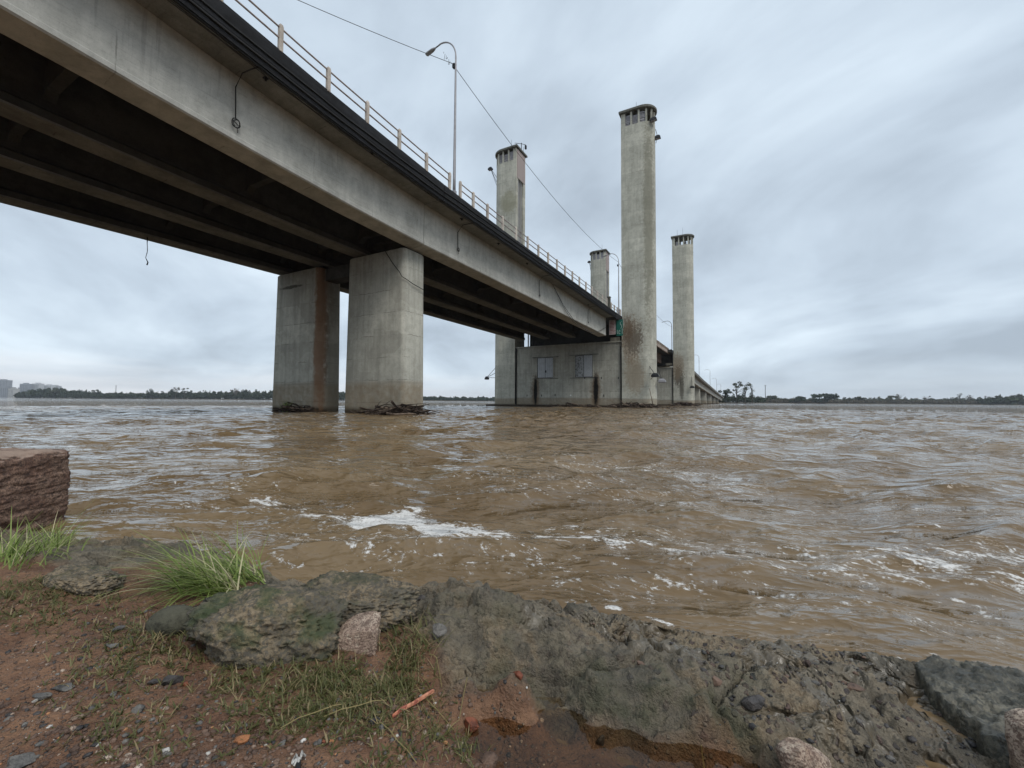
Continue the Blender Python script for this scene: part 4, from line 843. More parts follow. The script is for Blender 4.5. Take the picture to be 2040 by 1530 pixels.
# closed body: skirt down below the water and an underside
so = npmesh('rock_slab', sv[used], rm[sq], DARKR); m_ = so.modifiers.new('t', 'SOLIDIFY'); m_.thickness = .08; m_.offset = -1
tag(so, 'dark grey green rock slab sloping into the river at the far right', 'rock')
PEBS = [('red angular stone standing in the puddle', 940, 1458, 36, (.8, 1.1), REDS, .5), ('flat dark stone lying on the wet ledge', 1497, 1398, 60, (.75, .45), BASALT, .4), ('dark cone shaped pebble on the ledge beside the flat dark stone', 1428, 1396, 26, (.9, .8), BROWNS, .4),
  ('flaking orange brick fragment on the muddy ground', 482, 1480, 46, (.7, .45), ORNG, .4), ('long pale grey flat stone on the soil at far left', 122, 1372, 62, (.4, .25), GREYS, .4), ('darker grey flat stone left of the long pale one', 82, 1390, 44, (.5, .3), GREYS, .4),
  ('dark wedge shaped stone on the soil below the rounded olive rock', 338, 1362, 46, (.55, .6), BASALT, .4), ('small slate chip just left of the dark wedge stone', 308, 1358, 26, (.6, .4), BASALT, .4), ('orange red chip just right of the dark wedge stone', 371, 1366, 14, (.8, .9), REDS, .4),
  ('grey flake in the middle of the gravelly soil', 227, 1384, 26, (.5, .4), GREYS, .4), ('large pale flat stone at the bottom left corner', 40, 1520, 70, (.6, .3), GREYS, .4), ('grey green pebble low on the mud', 563, 1483, 18, (.8, .7), GREYS, .4),
  ('dark flat pebble by the short grass left of the pink strip', 746, 1440, 26, (.6, .6), BASALT, .4), ('long grey pebble set upright in the ledge face', 873, 1255, 40, (.45, .9), GREYS, .35), ('rusty brown stone at the ledge foot above the puddle', 1030, 1345, 30, (.7, .6), REDS, .3),
  ('dark brown stone at the ledge foot right of the rusty one', 1058, 1340, 20, (.8, .9), BROWNS, .35), ('reddish dark stone at the bottom middle by the puddle edge', 970, 1518, 44, (.8, .7), BROWNS, .45), ('black splinter of stone standing in the puddle at right', 1196, 1478, 22, (.6, 1.3), BASALT, .6),
  ('dark flat stone under the puddle edge right of the splinter', 1262, 1492, 50, (.7, .3), BASALT, .5), ('pale stone chip left of the black scrap', 330, 1498, 22, (.8, .5), WHIT, .4), ('slate pebble at the foot of the mossy rock', 600, 1312, 30, (.7, .5), BASALT, .6),
  ('brown pebble lodged in the ledge top near its hump', 842, 1192, 24, (.7, .6), BASALT, .4), ('pinkish pebble in a hollow of the ledge', 1278, 1325, 22, (.7, .6), BROWNS, .3), ('tan crust of stone on the dark ledge right of the hollow', 1700, 1372, 40, (.6, .3), BROWNS, .4),
  ('rounded grey pebble behind the orange brick fragment', 275, 1418, 30, (.7, .5), GREYS, .4), ('pink stone chip half sunk in left soil', 152, 1432, 26, (.7, .4), PINKG, .4), ('small slate at the left under the olive rock', 226, 1288, 30, (.6, .35), GREYS, .4), ('flat slate pebble between olive rock and weeds', 232, 1256, 28, (.6, .4), GREYS, .4),
  ('rust coloured pebble at bottom right of the orange brick', 662, 1478, 14, (.8, .6), ORNG, .4), ('red pebble in the mud right of the black scrap', 645, 1479, 13, (.8, .6), REDS, .4)]
for k, (lab, px, py, wp, asp, mt, lf) in enumerate(PEBS):
    stone('stone', lab, 'stone', px, py, wp, asp, mt, 40+k, lf, sub=3 if wp < 24 else 4, amp=.05, box=.4, cuts=15, cutd=(.48, .86), fine=.03, rot=RS.uniform(-.6, .6), tilt=(RS.uniform(-.15, .15), RS.uniform(-.2, .2)))
# pink plastic strip and black scrap
def at(px, py, dz=0.):
    zz = .12
    for _ in range(6): r, d = rd(px, py, zz); zz = hgt(r, d)+dz
    return W(r, d, zz)
t = thing('plastic_strip', 'chipped salmon pink plastic strip lying on the mud beside the puddle', 'litter', tuple(at(822, 1405)))
pts = [at(782, 1428, .006), at(800, 1414, .009), at(822, 1403, .012), at(842, 1390, .013), at(862, 1378, .012)]
secs = []; wds = (.0015, .004, .006, .007, .0055)
for p, w in zip(pts, wds):
    n_ = np.array([.62, .75, 0]); secs.append([p+n_*w+[0, 0, -.003], p-n_*w+[0, 0, -.003], p-n_*w*.8+[0, 0, .004], p+[0, 0, .0065], p+n_*w*.8+[0, 0, .004]])
MB().loft(secs).build('strip', stone_mat('salmon_plastic', (.55, .17, .10), (.66, .30, .18), (.30, .07, .05), 60., .5), t, False, .001)
t = thing('scrap', 'crumpled black and white scrap of litter at the bottom of the mud', 'litter', tuple(at(596, 1515)))
p = at(596, 1520)
m = MB()
for k in range(10): a_ = RS.uniform(0, 6.28); q = p+np.array([.012*math.cos(a_), .012*math.sin(a_), .004]); m.tube([p+[0, 0, .002], (p+q)/2+[0, 0, RS.uniform(.006, .016)], q], .0022, 4)
m.build('shreds', stone_mat('pale_shreds', (.40, .38, .34), (.55, .53, .5), None), t)
q = at(592, 1545); MB().loft([[p+[-.006, 0, .001], p+[.006, 0, .001], p+[.004, 0, .008], p+[-.004, 0, .008]], [q+[-.009, 0, .001], q+[.009, 0, .001], q+[.006, 0, .01], q+[-.006, 0, .01]]]).build('strap', BLACK, t)

# gravel: uncountable small stones on soil and ledge
def gravel(name, label, n, polyf, smin, smax, mats, seed, sink=.3, sub=1):
    rs = np.random.RandomState(seed); base = []
    for k in range(8):
        bm = bmesh.new(); bmesh.ops.create_icosphere(bm, subdivisions=sub, radius=1.); p = np.array([v.co[:] for v in bm.verts]); f = np.array([[v.index for v in q.verts] for q in bm.faces]); bm.free()
        for c in range(7):
            nn = rs.normal(size=3); nn /= np.linalg.norm(nn); o_ = p @ nn-rs.uniform(.5, .85); p = p-np.clip(o_, 0, None)[:, None]*nn
        p = p*(1+.12*fbm(p*2+k*5, 2))[:, None]; base.append((p, f))
    P = polyf(rs, n); hh = hgts(P); Vs = []; Fs = []; Mi = []; off = 0
    for (r, d), h in zip(P, hh):
        p, f = base[rs.randint(8)]; s = smin*(smax/smin)**(rs.rand()**2.2); sc = s*np.array([1, rs.uniform(.55, .95), rs.uniform(.35, .75)])
        a = rs.uniform(0, 6.28); q = p*sc; q = np.c_[q[:, 0]*math.cos(a)-q[:, 1]*math.sin(a), q[:, 0]*math.sin(a)+q[:, 1]*math.cos(a), q[:, 2]]
        Vs.append(q+W(r, d, h+sc[2]*(1-2*sink)*.5)); Fs.append(f+off); off += len(p); Mi += [rs.choice(len(mats), p=[m[1] for m in mats])]*len(f)
    o = npmesh(name, np.concatenate(Vs), np.concatenate(Fs), mats[0][0], sub > 1); 
    for m in mats[1:]: o.data.materials.append(m[0])
    o.data.polygons.foreach_set('material_index', Mi); return tag(o, label, None, None, 'stuff')
def soil_pts(rs, n):
    out = []
    while len(out) < n:
        px, py = rs.uniform(-150, 1120), rs.uniform(1210, 1600); r, d = rd(px, py, .14)
        q = np.array([[r, d]])
        if sdf(q, LEDGE)[0] > .0 and vnoise(np.array([[r*4, d*4, 2.]]))[0] > rs.uniform(-1, .5): out.append((r, d))
    return np.array(out)
def ledge_pts(rs, n):
    out = []
    while len(out) < n:
        px, py = rs.uniform(1180, 1950), rs.uniform(1200, 1560); r, d = rd(px, py, .1); q = np.array([[r, d]])
        if sdf(q, LEDGE)[0] < .0:
            k = 1.
            if vnoise(np.array([[r*6, d*6, 5.]]))[0] > rs.uniform(-1, .6)-(.5 if px > 1430 else -.75): out.append((r, d))
    return np.array(out)
gravel('gravel', 'small mixed gravel strewn over the reddish soil', 8000, soil_pts, .0015, .0095, [(BROWNS, .72), (GREYS, .11), (BASALT, .09), (ORNG, .008), (WHIT, .008), (PINKG, .064)], 3)
gravel('gravel', 'dark pebbles bedded in the worn conglomerate ledge', 520, ledge_pts, .003, .015, [(BASALT, .6), (BROWNS, .29), (GREYS, .105), (WHIT, .005)], 4, .58)

# ------------------------------------------------------------------ grass
def grass_mat(name, a, b, dry):
    t = NT(name); h = t.attr('shade'); c = t.mix(h, a, b); c = t.mix(t.rng(h, .78, .90), c, dry)
    p = t.n('ShaderNodeBsdfPrincipled'); t.put(p.inputs['Base Color'], c); p.inputs['Roughness'].default_value = .5; p.inputs['Specular IOR Level'].default_value = .35
    tr = t.n('ShaderNodeBsdfTranslucent'); t.put(tr.inputs[0], c); mx = t.n('ShaderNodeMixShader'); mx.inputs[0].default_value = .3
    t.put(mx.inputs[1], p.outputs[0]); t.put(mx.inputs[2], tr.outputs[0]); t.t.links.new(mx.outputs[0], t.n('ShaderNodeOutputMaterial').inputs[0]); return t.m
GRASS = grass_mat('long_grass', (.10, .16, .028), (.32, .38, .11), (.55, .50, .30)); WEED = grass_mat('short_weed', (.075, .085, .026), (.18, .165, .062), (.30, .23, .12))
def blades(specs, n=7):
    """specs: base, length, lean direction (unit xy), lean, width, shade"""
    Vs, Fs, Sh = [], [], []
    for b, L, dv, lean, w, sh in specs:
        side = np.array([-dv[1], dv[0], 0]); o = len(Vs)
        for k in range(n):
            s = k/(n-1); th = lean*(.42+.58*s)
            if k == 0: p = np.array(b, float)
            else: p = p+L/(n-1)*(np.array([dv[0], dv[1], 0])*math.sin(th)+np.array([0, 0, 1])*math.cos(th))
            ww = w*(1-s**1.6)+.00025; Vs += [p-side*ww, p+side*ww]; Sh += [sh, sh]
        Fs += [(o+2*k, o+2*k+1, o+2*k+3, o+2*k+2) for k in range(n-1)]
    return np.array(Vs), np.array(Fs), np.array(Sh)
def tuft(label, roots, n, Lr, main, seed, spread=.9, wd_=.0021, lean=(.45, 1.75)):
    rs = np.random.RandomState(seed); sp_ = []
    for k in range(n):
        px, py, sx, sy = roots[rs.randint(len(roots))]; r, d = rd(px+rs.normal()*sx, py+rs.normal()*sy, .14); h = hgt(r, d)-.004
        a = main+rs.normal()*spread; dv = math.cos(a)*RT+math.sin(a)*FH
        L = rs.uniform(*Lr)*(1.25 if rs.rand() < .12 else 1); sp_.append((W(r, d, h), L, dv[:2], rs.uniform(*lean), wd_*rs.uniform(.6, 1.25), rs.rand()))
    v, f, s = blades(sp_); o = npmesh('grass_tuft', v, f, GRASS); setattr_f(o, 'shade', np.repeat(s, 1)); return tag(o, label, 'grass tuft')
tuft('large arching green grass tuft leaning left above the mossy rock', [(480,1155,22,9),(430,1168,26,10),(505,1146,13,6),(395,1175,22,9),(450,1180,26,8)], 500, (.11, .31), math.radians(198), 1, .75, lean=(1.0, 2.35))
tuft('smaller grass tuft at the left in front of the granite block', [(60,1120,38,10),(15,1130,28,14),(95,1095,14,8),(110,1085,10,6)], 330, (.08, .2), math.radians(80), 2, 1.2, lean=(.7, 2.0))
def weed_field(name, label, zones, seed, mat):
    rs = np.random.RandomState(seed); sp_ = []
    for (px, py, sx, sy, n, L0) in zones:
        done = 0; q = []
        for _ in range(n): q.append(rd(px+rs.normal()*sx, py+rs.normal()*sy, .14))
        hs = hgts(q)
        for (r, d), h in zip(q, hs):
            sh = rs.rand()
            for j in range(rs.randint(2, 6)):
                a = rs.uniform(0, 6.28); L = L0*rs.uniform(.4, 1.3); sp_.append((W(r, d, h-.002), L, (math.cos(a), math.sin(a)), rs.uniform(.7, 2.0), .0012*rs.uniform(.7, 1.5), min(1, max(0, sh+rs.normal()*.12))))
    v, f, s = blades(sp_, 4); o = npmesh(name, v, f, mat); setattr_f(o, 'shade', s); return tag(o, label, None, None, 'stuff')
weed_field('grass', 'sparse short weeds and runners over the soil', [(700,1390,100,34,420,.026),(600,1400,70,28,240,.022),(680,1360,80,12,160,.03),(800,1330,32,32,110,.045),(830,1280,24,28,80,.05),(760,1430,60,30,90,.025),(760,1500,25,30,50,.025),(270,1270,70,30,200,.026),(120,1200,90,18,260,.03),(40,1240,60,20,170,.028),(330,1310,60,25,150,.026),(230,1340,60,30,110,.026),(430,1250,40,20,60,.03),
  (250,1440,90,30,110,.022),(520,1440,60,30,70,.022),(280,1500,70,20,60,.022),(650,1335,60,14,120,.035),(480,1350,40,20,80,.03),(900,1420,30,30,40,.03)], 6, WEED)
m = MB(); rs = np.random.RandomState(9)
for (a, b) in (((770,1215),(800,1330)),((800,1330),(905,1455)),((760,1440),(830,1520)),((560,1450),(700,1400)),((640,1430),(770,1395)),((855,1300),(880,1380)),((1385,1468),(1410,1530)),((930,1395),(890,1460))):
    p, q = at(*a, .004), at(*b, .004); mid = at((a[0]+b[0])/2+rs.uniform(-12, 12), (a[1]+b[1])/2+rs.uniform(-8, 8), rs.uniform(.006, .02)); m.tube([p, (p+mid)/2+[0, 0, .004], mid, (q+mid)/2+[0, 0, .004], q], .0011, 4)
tag(m.build('grass_runners', simple('dry_runner', (.24, .19, .08), .8), None), 'thin dry grass runners creeping over the mud', None, None, 'stuff')

# ------------------------------------------------------------------ driftwood caught on the piers
WOOD = simple('wet_driftwood', (.05, .032, .022), .85, 0, .7, 6., (.022, .015, .011)); WOODL = simple('pale_driftwood', (.19, .14, .10), .85, 0, .7, 5., (.08, .055, .04))
def wood_pile(label, cx, cy, lx, ly, hh, n, seed, Lr=(.8, 2.6), pale=.2):
    rs = np.random.RandomState(seed); t = []
    ms = (MB(), MB())
    for k in range(n):
        px, py = cx+rs.normal()*lx*.42, cy+rs.normal()*ly*.42; e = math.exp(-((px-cx)/lx)**2-((py-cy)/ly)**2); z0 = hh*e*rs.uniform(-.1, .95)
        a = rs.normal(0, .55) if rs.rand() < .7 else rs.uniform(0, 3.14); L = rs.uniform(*Lr); dz = rs.normal()*.14; p = np.array([px, py, z0]); dv = np.array([math.cos(a), math.sin(a), dz])
        pts = [p+dv*L*(s-.5)+np.array([0, rs.normal()*.05*L, rs.normal()*.04*L]) for s in (0, .3, .6, 1)]; r = rs.uniform(.015, .06)*(L/1.6)
        ms[1 if rs.rand() < pale else 0].tube(pts, [r, r*.9, r*.7, r*.35], 5)
    o = ms[0].build('driftwood', WOOD, None); tag(o, label, None, None, 'stuff')
    if ms[1].v: ms[1].build('pale_sticks', WOODL, o)
    return o
wood_pile('dark driftwood heap against the right column of the nearest pier', -16.5, 17.6, 1.5, 1.0, .55, 170, 1, (.6, 2.2))
wood_pile('low scatter of driftwood along the waterline in front of the right pier column', -18.0, 17.3, 1.5, .5, .25, 50, 2, (.5, 1.6))
wood_pile('driftwood tangle along the left column of the nearest pier', -25.4, 17.4, 1.5, .5, .38, 80, 3, (.6, 2.2))
wood_pile('long low driftwood heap at the foot of the near right tower', -12.6, 57.6, 3.6, .9, .6, 170, 4, (.8, 3.2), .35)
wood_pile('thin driftwood line in front of the shuttered wall', -21.5, 58.0, 6., .5, .28, 90, 5, (.8, 3.), .2)
wood_pile('driftwood at the foot of the far right tower', -11.2, 102.5, 3.2, 1., .7, 110, 6, (1., 4.), .3)
def branch(label, pts, r, mat=WOOD):
    t = thing('driftwood_branch', label, 'branch', tuple(pts[0])); MB().tube(pts, r, 6).build('limb', mat, t, True)
    n_ = len(pts)
    for k in range(1, n_-1):
        p = np.array(pts[k], float); q = p+(np.array(pts[k+1])-p)*.6+np.array([.1*(-1)**k, .05, .28]); MB().tube([p, (p+q)/2+[0, 0, .05], q], [r[k]*.6, r[k]*.45, r[k]*.2], 5).build('twig', mat, t, True)
branch('bent thick branch lying in water before the left pier column', [(-26.6, 17.3, .55), (-25.9, 17.2, .35), (-25.2, 17.2, .22), (-24.2, 17.1, .1)], [.05, .07, .07, .05])
branch('arched thin branch over the driftwood by the right column', [(-18.7, 17.2, -.05), (-18.2, 17.3, .4), (-17.6, 17.4, .58), (-16.9, 17.4, .5)], [.035, .035, .03, .02])
branch('branch sticking out to the right of the driftwood heap', [(-16.2, 17.4, .2), (-15.4, 17.3, .3), (-14.8, 17.2, .45)], [.05, .04, .02])
branch('upright thin stick leaning at the near right tower base', [(-10.4, 58.0, .2), (-10.6, 58.0, 1.2), (-10.9, 58.0, 2.6)], [.07, .06, .03], WOODL)
v, f, s = blades([(np.array([-26.2+RS.normal()*.12, 17.2+RS.normal()*.1, .0]), RS.uniform(.5, .95), (math.cos(a_), math.sin(a_)), RS.uniform(.2, 1.6), .02, RS.rand()*.85) for a_ in RS.uniform(0, 6.28, 110)])
o = npmesh('grass_tuft', v, f, GRASS); setattr_f(o, 'shade', s); tag(o, 'floating clump of green reeds snagged at the left pier column', 'grass tuft')

# ------------------------------------------------------------------ far banks, trees, city
def leafm(name, a, b):
    t = NT(name); P = t.pos(); n = t.noise(P, .35, 4, .6); m = t.noise(P, 1.6, 3)
    c = t.mix(t.rng(n, .35, .65), a, b); c = t.mix(t.math('MULTIPLY', t.rng(m, .5, .7), .5), c, tuple(k*.45 for k in a)); return t.out(c, .8, None, .2)
LEAFD = leafm('dark_foliage', (.022, .034, .017), (.045, .062, .026)); LEAFM = leafm('olive_foliage', (.04, .05, .022), (.075, .08, .036)); LEAFB = leafm('brown_scrub', (.075, .062, .04), (.13, .11, .07))
BARK = simple('bark', (.06, .05, .04), .9, 0, .5, 2.); BARKP = simple('bare_branch', (.16, .14, .12), .9, 0, .4, 2.)
def leaf_cloud(rs, cens, n, leaf):
    """quads scattered through ellipsoid clumps; cens: (x,y,z,rx,ry,rz)"""
    V, F = [], []
    wts = np.array([c[3]*c[5] for c in cens]); wts = wts/wts.sum(); ch = rs.choice(len(cens), n, p=wts)
    for k in ch:
        c = cens[k]; d = rs.normal(size=3); d /= np.linalg.norm(d); r = rs.uniform(.45, 1.08); p = np.array(c[:3])+d*r*np.array(c[3:])
        a, b = rs.normal(size=3), rs.normal(size=3); a /= np.linalg.norm(a); b -= a*(a @ b); b /= np.linalg.norm(b); s = leaf*rs.uniform(.5, 1.3)
        o = len(V); V += [p-a*s-b*s*.6, p+a*s-b*s*.6, p+a*s*.8+b*s*.7, p-a*s*.7+b*s*.8]; F.append((o, o+1, o+2, o+3))
    return np.array(V), np.array(F)
def far_tree(label, px, dist, h, w, seed, kind='round', mat=LEAFD, n=260):
    rs = np.random.RandomState(seed); r = (px-CX)/F_PX*dist; b = W(r, dist, 1.0)
    t = thing('tree', label, 'tree', tuple(b), 'trees along the far banks'); X, Y, Z = b
    if kind == 'bare':
        m = MB().tube([(X, Y, Z-1), (X+.1, Y, Z+h*.5)], [h*.022, h*.016], 5); m.build('trunk', BARKP, t); m = MB()
        for k in range(16):
            z0 = Z+h*rs.uniform(.28, .5); a = rs.uniform(0, 6.28); L = w*rs.uniform(.3, .6); z1 = Z+h*rs.uniform(.65, 1.)
            q = (X+L*math.cos(a), Y+L*math.sin(a), z1); mid = (X+.45*L*math.cos(a), Y+.45*L*math.sin(a), z0+(z1-z0)*.6); m.tube([(X, Y, z0), mid, q], [h*.010, h*.007, h*.003], 4)
            for j in range(2): m.tube([mid, (mid[0]+rs.normal()*w*.15, mid[1]+rs.normal()*w*.15, z1*.98+rs.normal()*.4)], [h*.005, h*.002], 4)
        m.build('branches', BARKP, t)
        v, f = leaf_cloud(rs, [(X+rs.normal()*w*.25, Y+rs.normal()*w*.25, Z+h*rs.uniform(.6, .95), w*.12, w*.12, h*.05) for _ in range(5)], n//5, w*.05); 
        v = v-np.array(b); npmesh('crown', v, f, LEAFB, False, t); return t
    tk = [(X, Y, Z-1), (X+.02*h, Y, Z+h*.45), (X-.01*h, Y, Z+h*.75)]; MB().tube(tk, [h*.026, h*.018, h*.008], 5).build('trunk', BARK, t)
    cens = []
    if kind == 'round':
        for _ in range(9): cens.append((X+rs.normal()*w*.22, Y+rs.normal()*w*.22, Z+h*rs.uniform(.22, .8), w*rs.uniform(.16, .3), w*rs.uniform(.16, .3), h*rs.uniform(.14, .22)))
    elif kind == 'umbrella':
        for _ in range(8): cens.append((X+rs.normal()*w*.28, Y+rs.normal()*w*.25, Z+h*rs.uniform(.66, .92), w*rs.uniform(.14, .24), w*.2, h*.09))
    elif kind == 'column':
        for k in range(9): cens.append((X+rs.normal()*w*.18, Y+rs.normal()*w*.15, Z+h*(.25+.7*k/8), w*rs.uniform(.2, .42), w*.3, h*rs.uniform(.05, .09)))
    elif kind == 'tall':
        for k in range(7): cens.append((X+rs.normal()*w*.3, Y+rs.normal()*w*.2, Z+h*rs.uniform(.6, .96), w*rs.uniform(.12, .24), w*.2, h*rs.uniform(.04, .08)))
    m = MB()
    for c in cens: m.tube([(X, Y, Z+h*.4*rs.uniform(.7, 1.2)), ((X+c[0])/2, (Y+c[1])/2, Z+(c[2]-Z)*.8), c[:3]], [h*.010, h*.007, h*.003], 4)
    m.build('limbs', BARK, t)
    v, f = leaf_cloud(rs, cens, n, w*.055); npmesh('crown', v-np.array(b), f, mat, False, t); return t
def wood_strip(name, label, pts, seed, mat, dens=1., leaf=.7, depth=18):
    """pts: (photo x, distance, height)"""
    rs = np.random.RandomState(seed); xs = [p[0] for p in pts]; cens = []
    x = xs[0]
    while x < xs[-1]:
        D = np.interp(x, xs, [p[1] for p in pts]); H = np.interp(x, xs, [p[2] for p in pts]); r = (x-CX)/F_PX*D
        for row in range(3):
            dd = D+row*depth/3+rs.uniform(-2, 2); h = H*rs.uniform(.55, 1.05)*(.75+.15*row); b = W(r*(dd/D)+rs.normal()*1.5, dd, 0)
            rx = rs.uniform(1.6, 3.4)*(D/600)**.5; cens.append((b[0], b[1], 1.0+h*.55, rx, rx, h*.5))
        x += 3.2*(600/D)/dens
    v, f = leaf_cloud(rs, cens, int(len(cens)*75), leaf); o = npmesh(name, v, f, mat, False); return tag(o, label, None, None, 'stuff')
wood_strip('far_woods', 'dense dark riverside wood on the left far bank', [(36, 720, 9), (60, 715, 13), (110, 700, 16), (150, 690, 13), (230, 670, 9), (300, 660, 10), (400, 650, 11), (470, 640, 13), (560, 630, 14), (700, 640, 13)], 1, LEAFD, 1.15, 1.0)
wood_strip('far_woods', 'low thin wood on the far bank behind the piers', [(690, 680, 9), (800, 720, 8), (900, 740, 7), (990, 760, 7)], 2, LEAFD, 1., .9)
wood_strip('far_woods', 'dark clump of wood where the bridge lands', [(1404, 400, 6), (1430, 405, 8.5), (1460, 410, 8), (1490, 420, 7), (1520, 430, 6)], 3, LEAFD, 1.3, .6)
wood_strip('far_woods', 'brownish scrub line along the right far bank', [(1490, 520, 4.5), (1560, 540, 5.), (1640, 550, 4.2), (1800, 560, 4.6), (1960, 560, 4.5), (2300, 560, 5)], 4, LEAFB, 1.3, .6)
wood_strip('far_woods', 'taller dull green wood behind the scrub on the right bank', [(1500, 600, 8), (1600, 620, 7), (1690, 620, 8), (1760, 640, 9), (1850, 640, 8), (1960, 640, 10), (2300, 650, 13)], 5, LEAFM, .8, .9)
for (lab, px, D, h, w, kind, mt) in [
  ('lone dark tree poking above the left far wood', 302, 655, 17, 9, 'round', LEAFD), ('bare branched tall tree in the left far wood', 350, 650, 19, 13, 'bare', LEAFD), ('leafy tree just beside the bare one on the left bank', 343, 645, 17, 9, 'round', LEAFD), ('slim sparse tree right of the bare one on the left bank', 368, 650, 17, 8, 'tall', LEAFD),
  ('sparse tree topping the wood close to the left pier column', 470, 640, 17, 12, 'bare', LEAFD), ('broad dark tree at the left end of the far wood near the city', 70, 705, 15, 20, 'round', LEAFD), ('rounded tree rising by the city end of the far wood', 118, 700, 17, 18, 'round', LEAFM), ('thin tree in the left part of the far wood', 190, 680, 14, 9, 'tall', LEAFD),
  ('flat topped tree by the end of the bridge', 1444, 405, 13, 11, 'umbrella', LEAFD), ('tallest loose crowned tree on the right bank', 1467, 410, 20, 11, 'tall', LEAFM), ('tall narrow tree second in the right hand trio', 1484, 412, 19.5, 7, 'column', LEAFM), ('tall narrow tree last in the right hand trio', 1498, 414, 19, 6, 'column', LEAFM),
  ('small round tree left of the broad bushy one on the right bank', 1592, 530, 9, 16, 'round', LEAFD), ('broad bushy dark tree standing out on the right bank', 1643, 530, 12.5, 23, 'round', LEAFD), ('flat crowned sparse tree in the middle of the right bank', 1775, 560, 10.5, 12, 'umbrella', LEAFM), ('pale bare tree on the right bank beside the flat crowned one', 1792, 560, 13, 10, 'bare', LEAFM),
  ('bare tree further along the right bank', 1846, 560, 11, 12, 'bare', LEAFM), ('small upright tree between bare ones on the right bank', 1912, 560, 14, 6, 'column', LEAFM), ('bare tree in the pair near the right end of the bank', 1930, 565, 13, 10, 'bare', LEAFM), ('grey bare tree before the dark mound at right', 1972, 560, 12, 10, 'bare', LEAFM),
  ('broad low dark tree near the right edge of the picture', 1985, 520, 8, 34, 'round', LEAFD), ('tall dark tree cut by the right edge of the picture', 2036, 560, 17, 16, 'round', LEAFM), ('round green tree behind the right bank scrub', 2014, 600, 15, 22, 'round', LEAFM), ('low spreading tree behind scrub left of the broad bushy one', 1540, 560, 10, 18, 'round', LEAFM), ('flat tree right of the broad bushy one', 1715, 570, 9, 16, 'umbrella', LEAFM)]:
    far_tree(lab, px, D, h, w, int(px), kind, mt, 700 if kind == 'round' else 300)
def land(name, label, pts, mat):
    v = []; f = []
    for k, (px, D) in enumerate(pts):
        r = (px-CX)/F_PX
        for dd, z in ((-3, -.6), (2, .7), (60, 1.4), (400, 2.2)): v.append(W(r*D*(1 if dd < 100 else 1.3), D+dd, z))
    for k in range(len(pts)-1):
        for j in range(3): a = k*4+j; f.append((a, a+4, a+5, a+1))
    o = npmesh(name, v, f, mat); return tag(o, label, None, None, 'structure')
BANKM = concrete('far_bank_earth', (.06, .05, .035), (.11, .09, .055)); 
land('far_bank', 'low earth bank on the left far shore', [(28, 722), (110, 698), (300, 655), (470, 636), (700, 640), (1000, 760)], BANKM)
land('far_bank', 'low earth bank on the right far shore', [(1400, 396), (1440, 400), (1500, 440), (1560, 520), (1700, 545), (1900, 555), (2400, 555)], BANKM)
for lab, px, D, h in (('slim pale chimney on the left far bank', 231, 690, 20), ('thin lattice mast on the right far bank', 1525, 600, 24)):
    b = W((px-CX)/F_PX*D, D, 1); t = thing('mast', lab, 'mast', tuple(b)); MB().tube([b, b+[0, 0, h]], [.6, .45], 6).build('shaft', simple('mast_grey', (.25, .25, .26)), t)
    MB().box(b[0]-1.0, b[0]+1.0, b[1]-.5, b[1]+.5, b[2]+h-.02, b[2]+h+.8) .build('head', GALV, t)
# city blocks beyond the left wood
def facade(name, c, g, du, dv):
    t = NT(name); P = t.n('ShaderNodeTexCoord').outputs['Object']; x, y, z = t.xyz(P); n = t.noise(P, .08, 4)
    return t.out(t.mix(t.rng(n, .3, .7), c, tuple(k*.8 for k in c)), .8)
GLASSM = simple('window_glass', (.05, .06, .075), .15, 0, .3, .2)
for k, (lab, px, w, D, h, c, st) in enumerate([
  ('tall grey apartment tower at the far left edge of the city', 6, 26, 1500, 62, (.30, .31, .33), 15), ('lower dark block beside the tall tower at far left', 14, 20, 1440, 36, (.24, .25, .27), 9), ('pale short block in the city left of the wood', 28, 14, 1400, 30, (.46, .45, .42), 7),
  ('grey blue apartment block second from the left', 52, 16, 1520, 50, (.28, .30, .33), 12), ('broad dark apartment block behind the wood', 60, 34, 1600, 38, (.26, .28, .31), 9), ('white slab apartment block in the middle of the city', 76, 17, 1540, 52, (.55, .56, .57), 13), ('right hand white apartment block above the wood', 98, 16, 1560, 47, (.60, .61, .62), 11), ('narrow white annex beside the right hand block', 112, 12, 1580, 45, (.52, .53, .54), 10), ('small pale block peeking over the wood right of the city', 160, 16, 1500, 26, (.5, .5, .5), 6)]):
    r = (px-CX)/F_PX*D; b = W(r, D, 0); t = thing('apartment_building', lab, 'building', tuple(b), 'city blocks across the river')
    hw = w/F_PX*D/2; M4 = Matrix.Translation(Vector(b)) @ Matrix.Rotation(YAW+.2*math.sin(k*2.1), 4, 'Z'); T = lambda m: setattr(m, 'v', [tuple(M4 @ Vector(q)) for q in m.v]) or m
    wm = facade('facade_paint', c, None, 3, 3)
    T(MB().box(-hw, hw, -8, 8, -2, h)).build('wall', wm, t); T(MB().box(-hw*.5, hw*.4, -4, 4, h+.01, h+4)).build('roof_house', wm, t); T(MB().box(-hw-.4, hw+.4, -8.4, 8.4, h-.6, h+.7)).build('cornice', wm, t)
    nb = max(2, int(hw*2/5)); 
    for i in range(nb):
        m = MB(); xc = -hw+(i+.5)*2*hw/nb
        for j in range(st): z0 = 3+j*(h-5)/st; m.box(xc-1.6, xc+1.6, -8.12, -8.003, z0, z0+2.0)
        T(m).build('window', GLASSM, t)

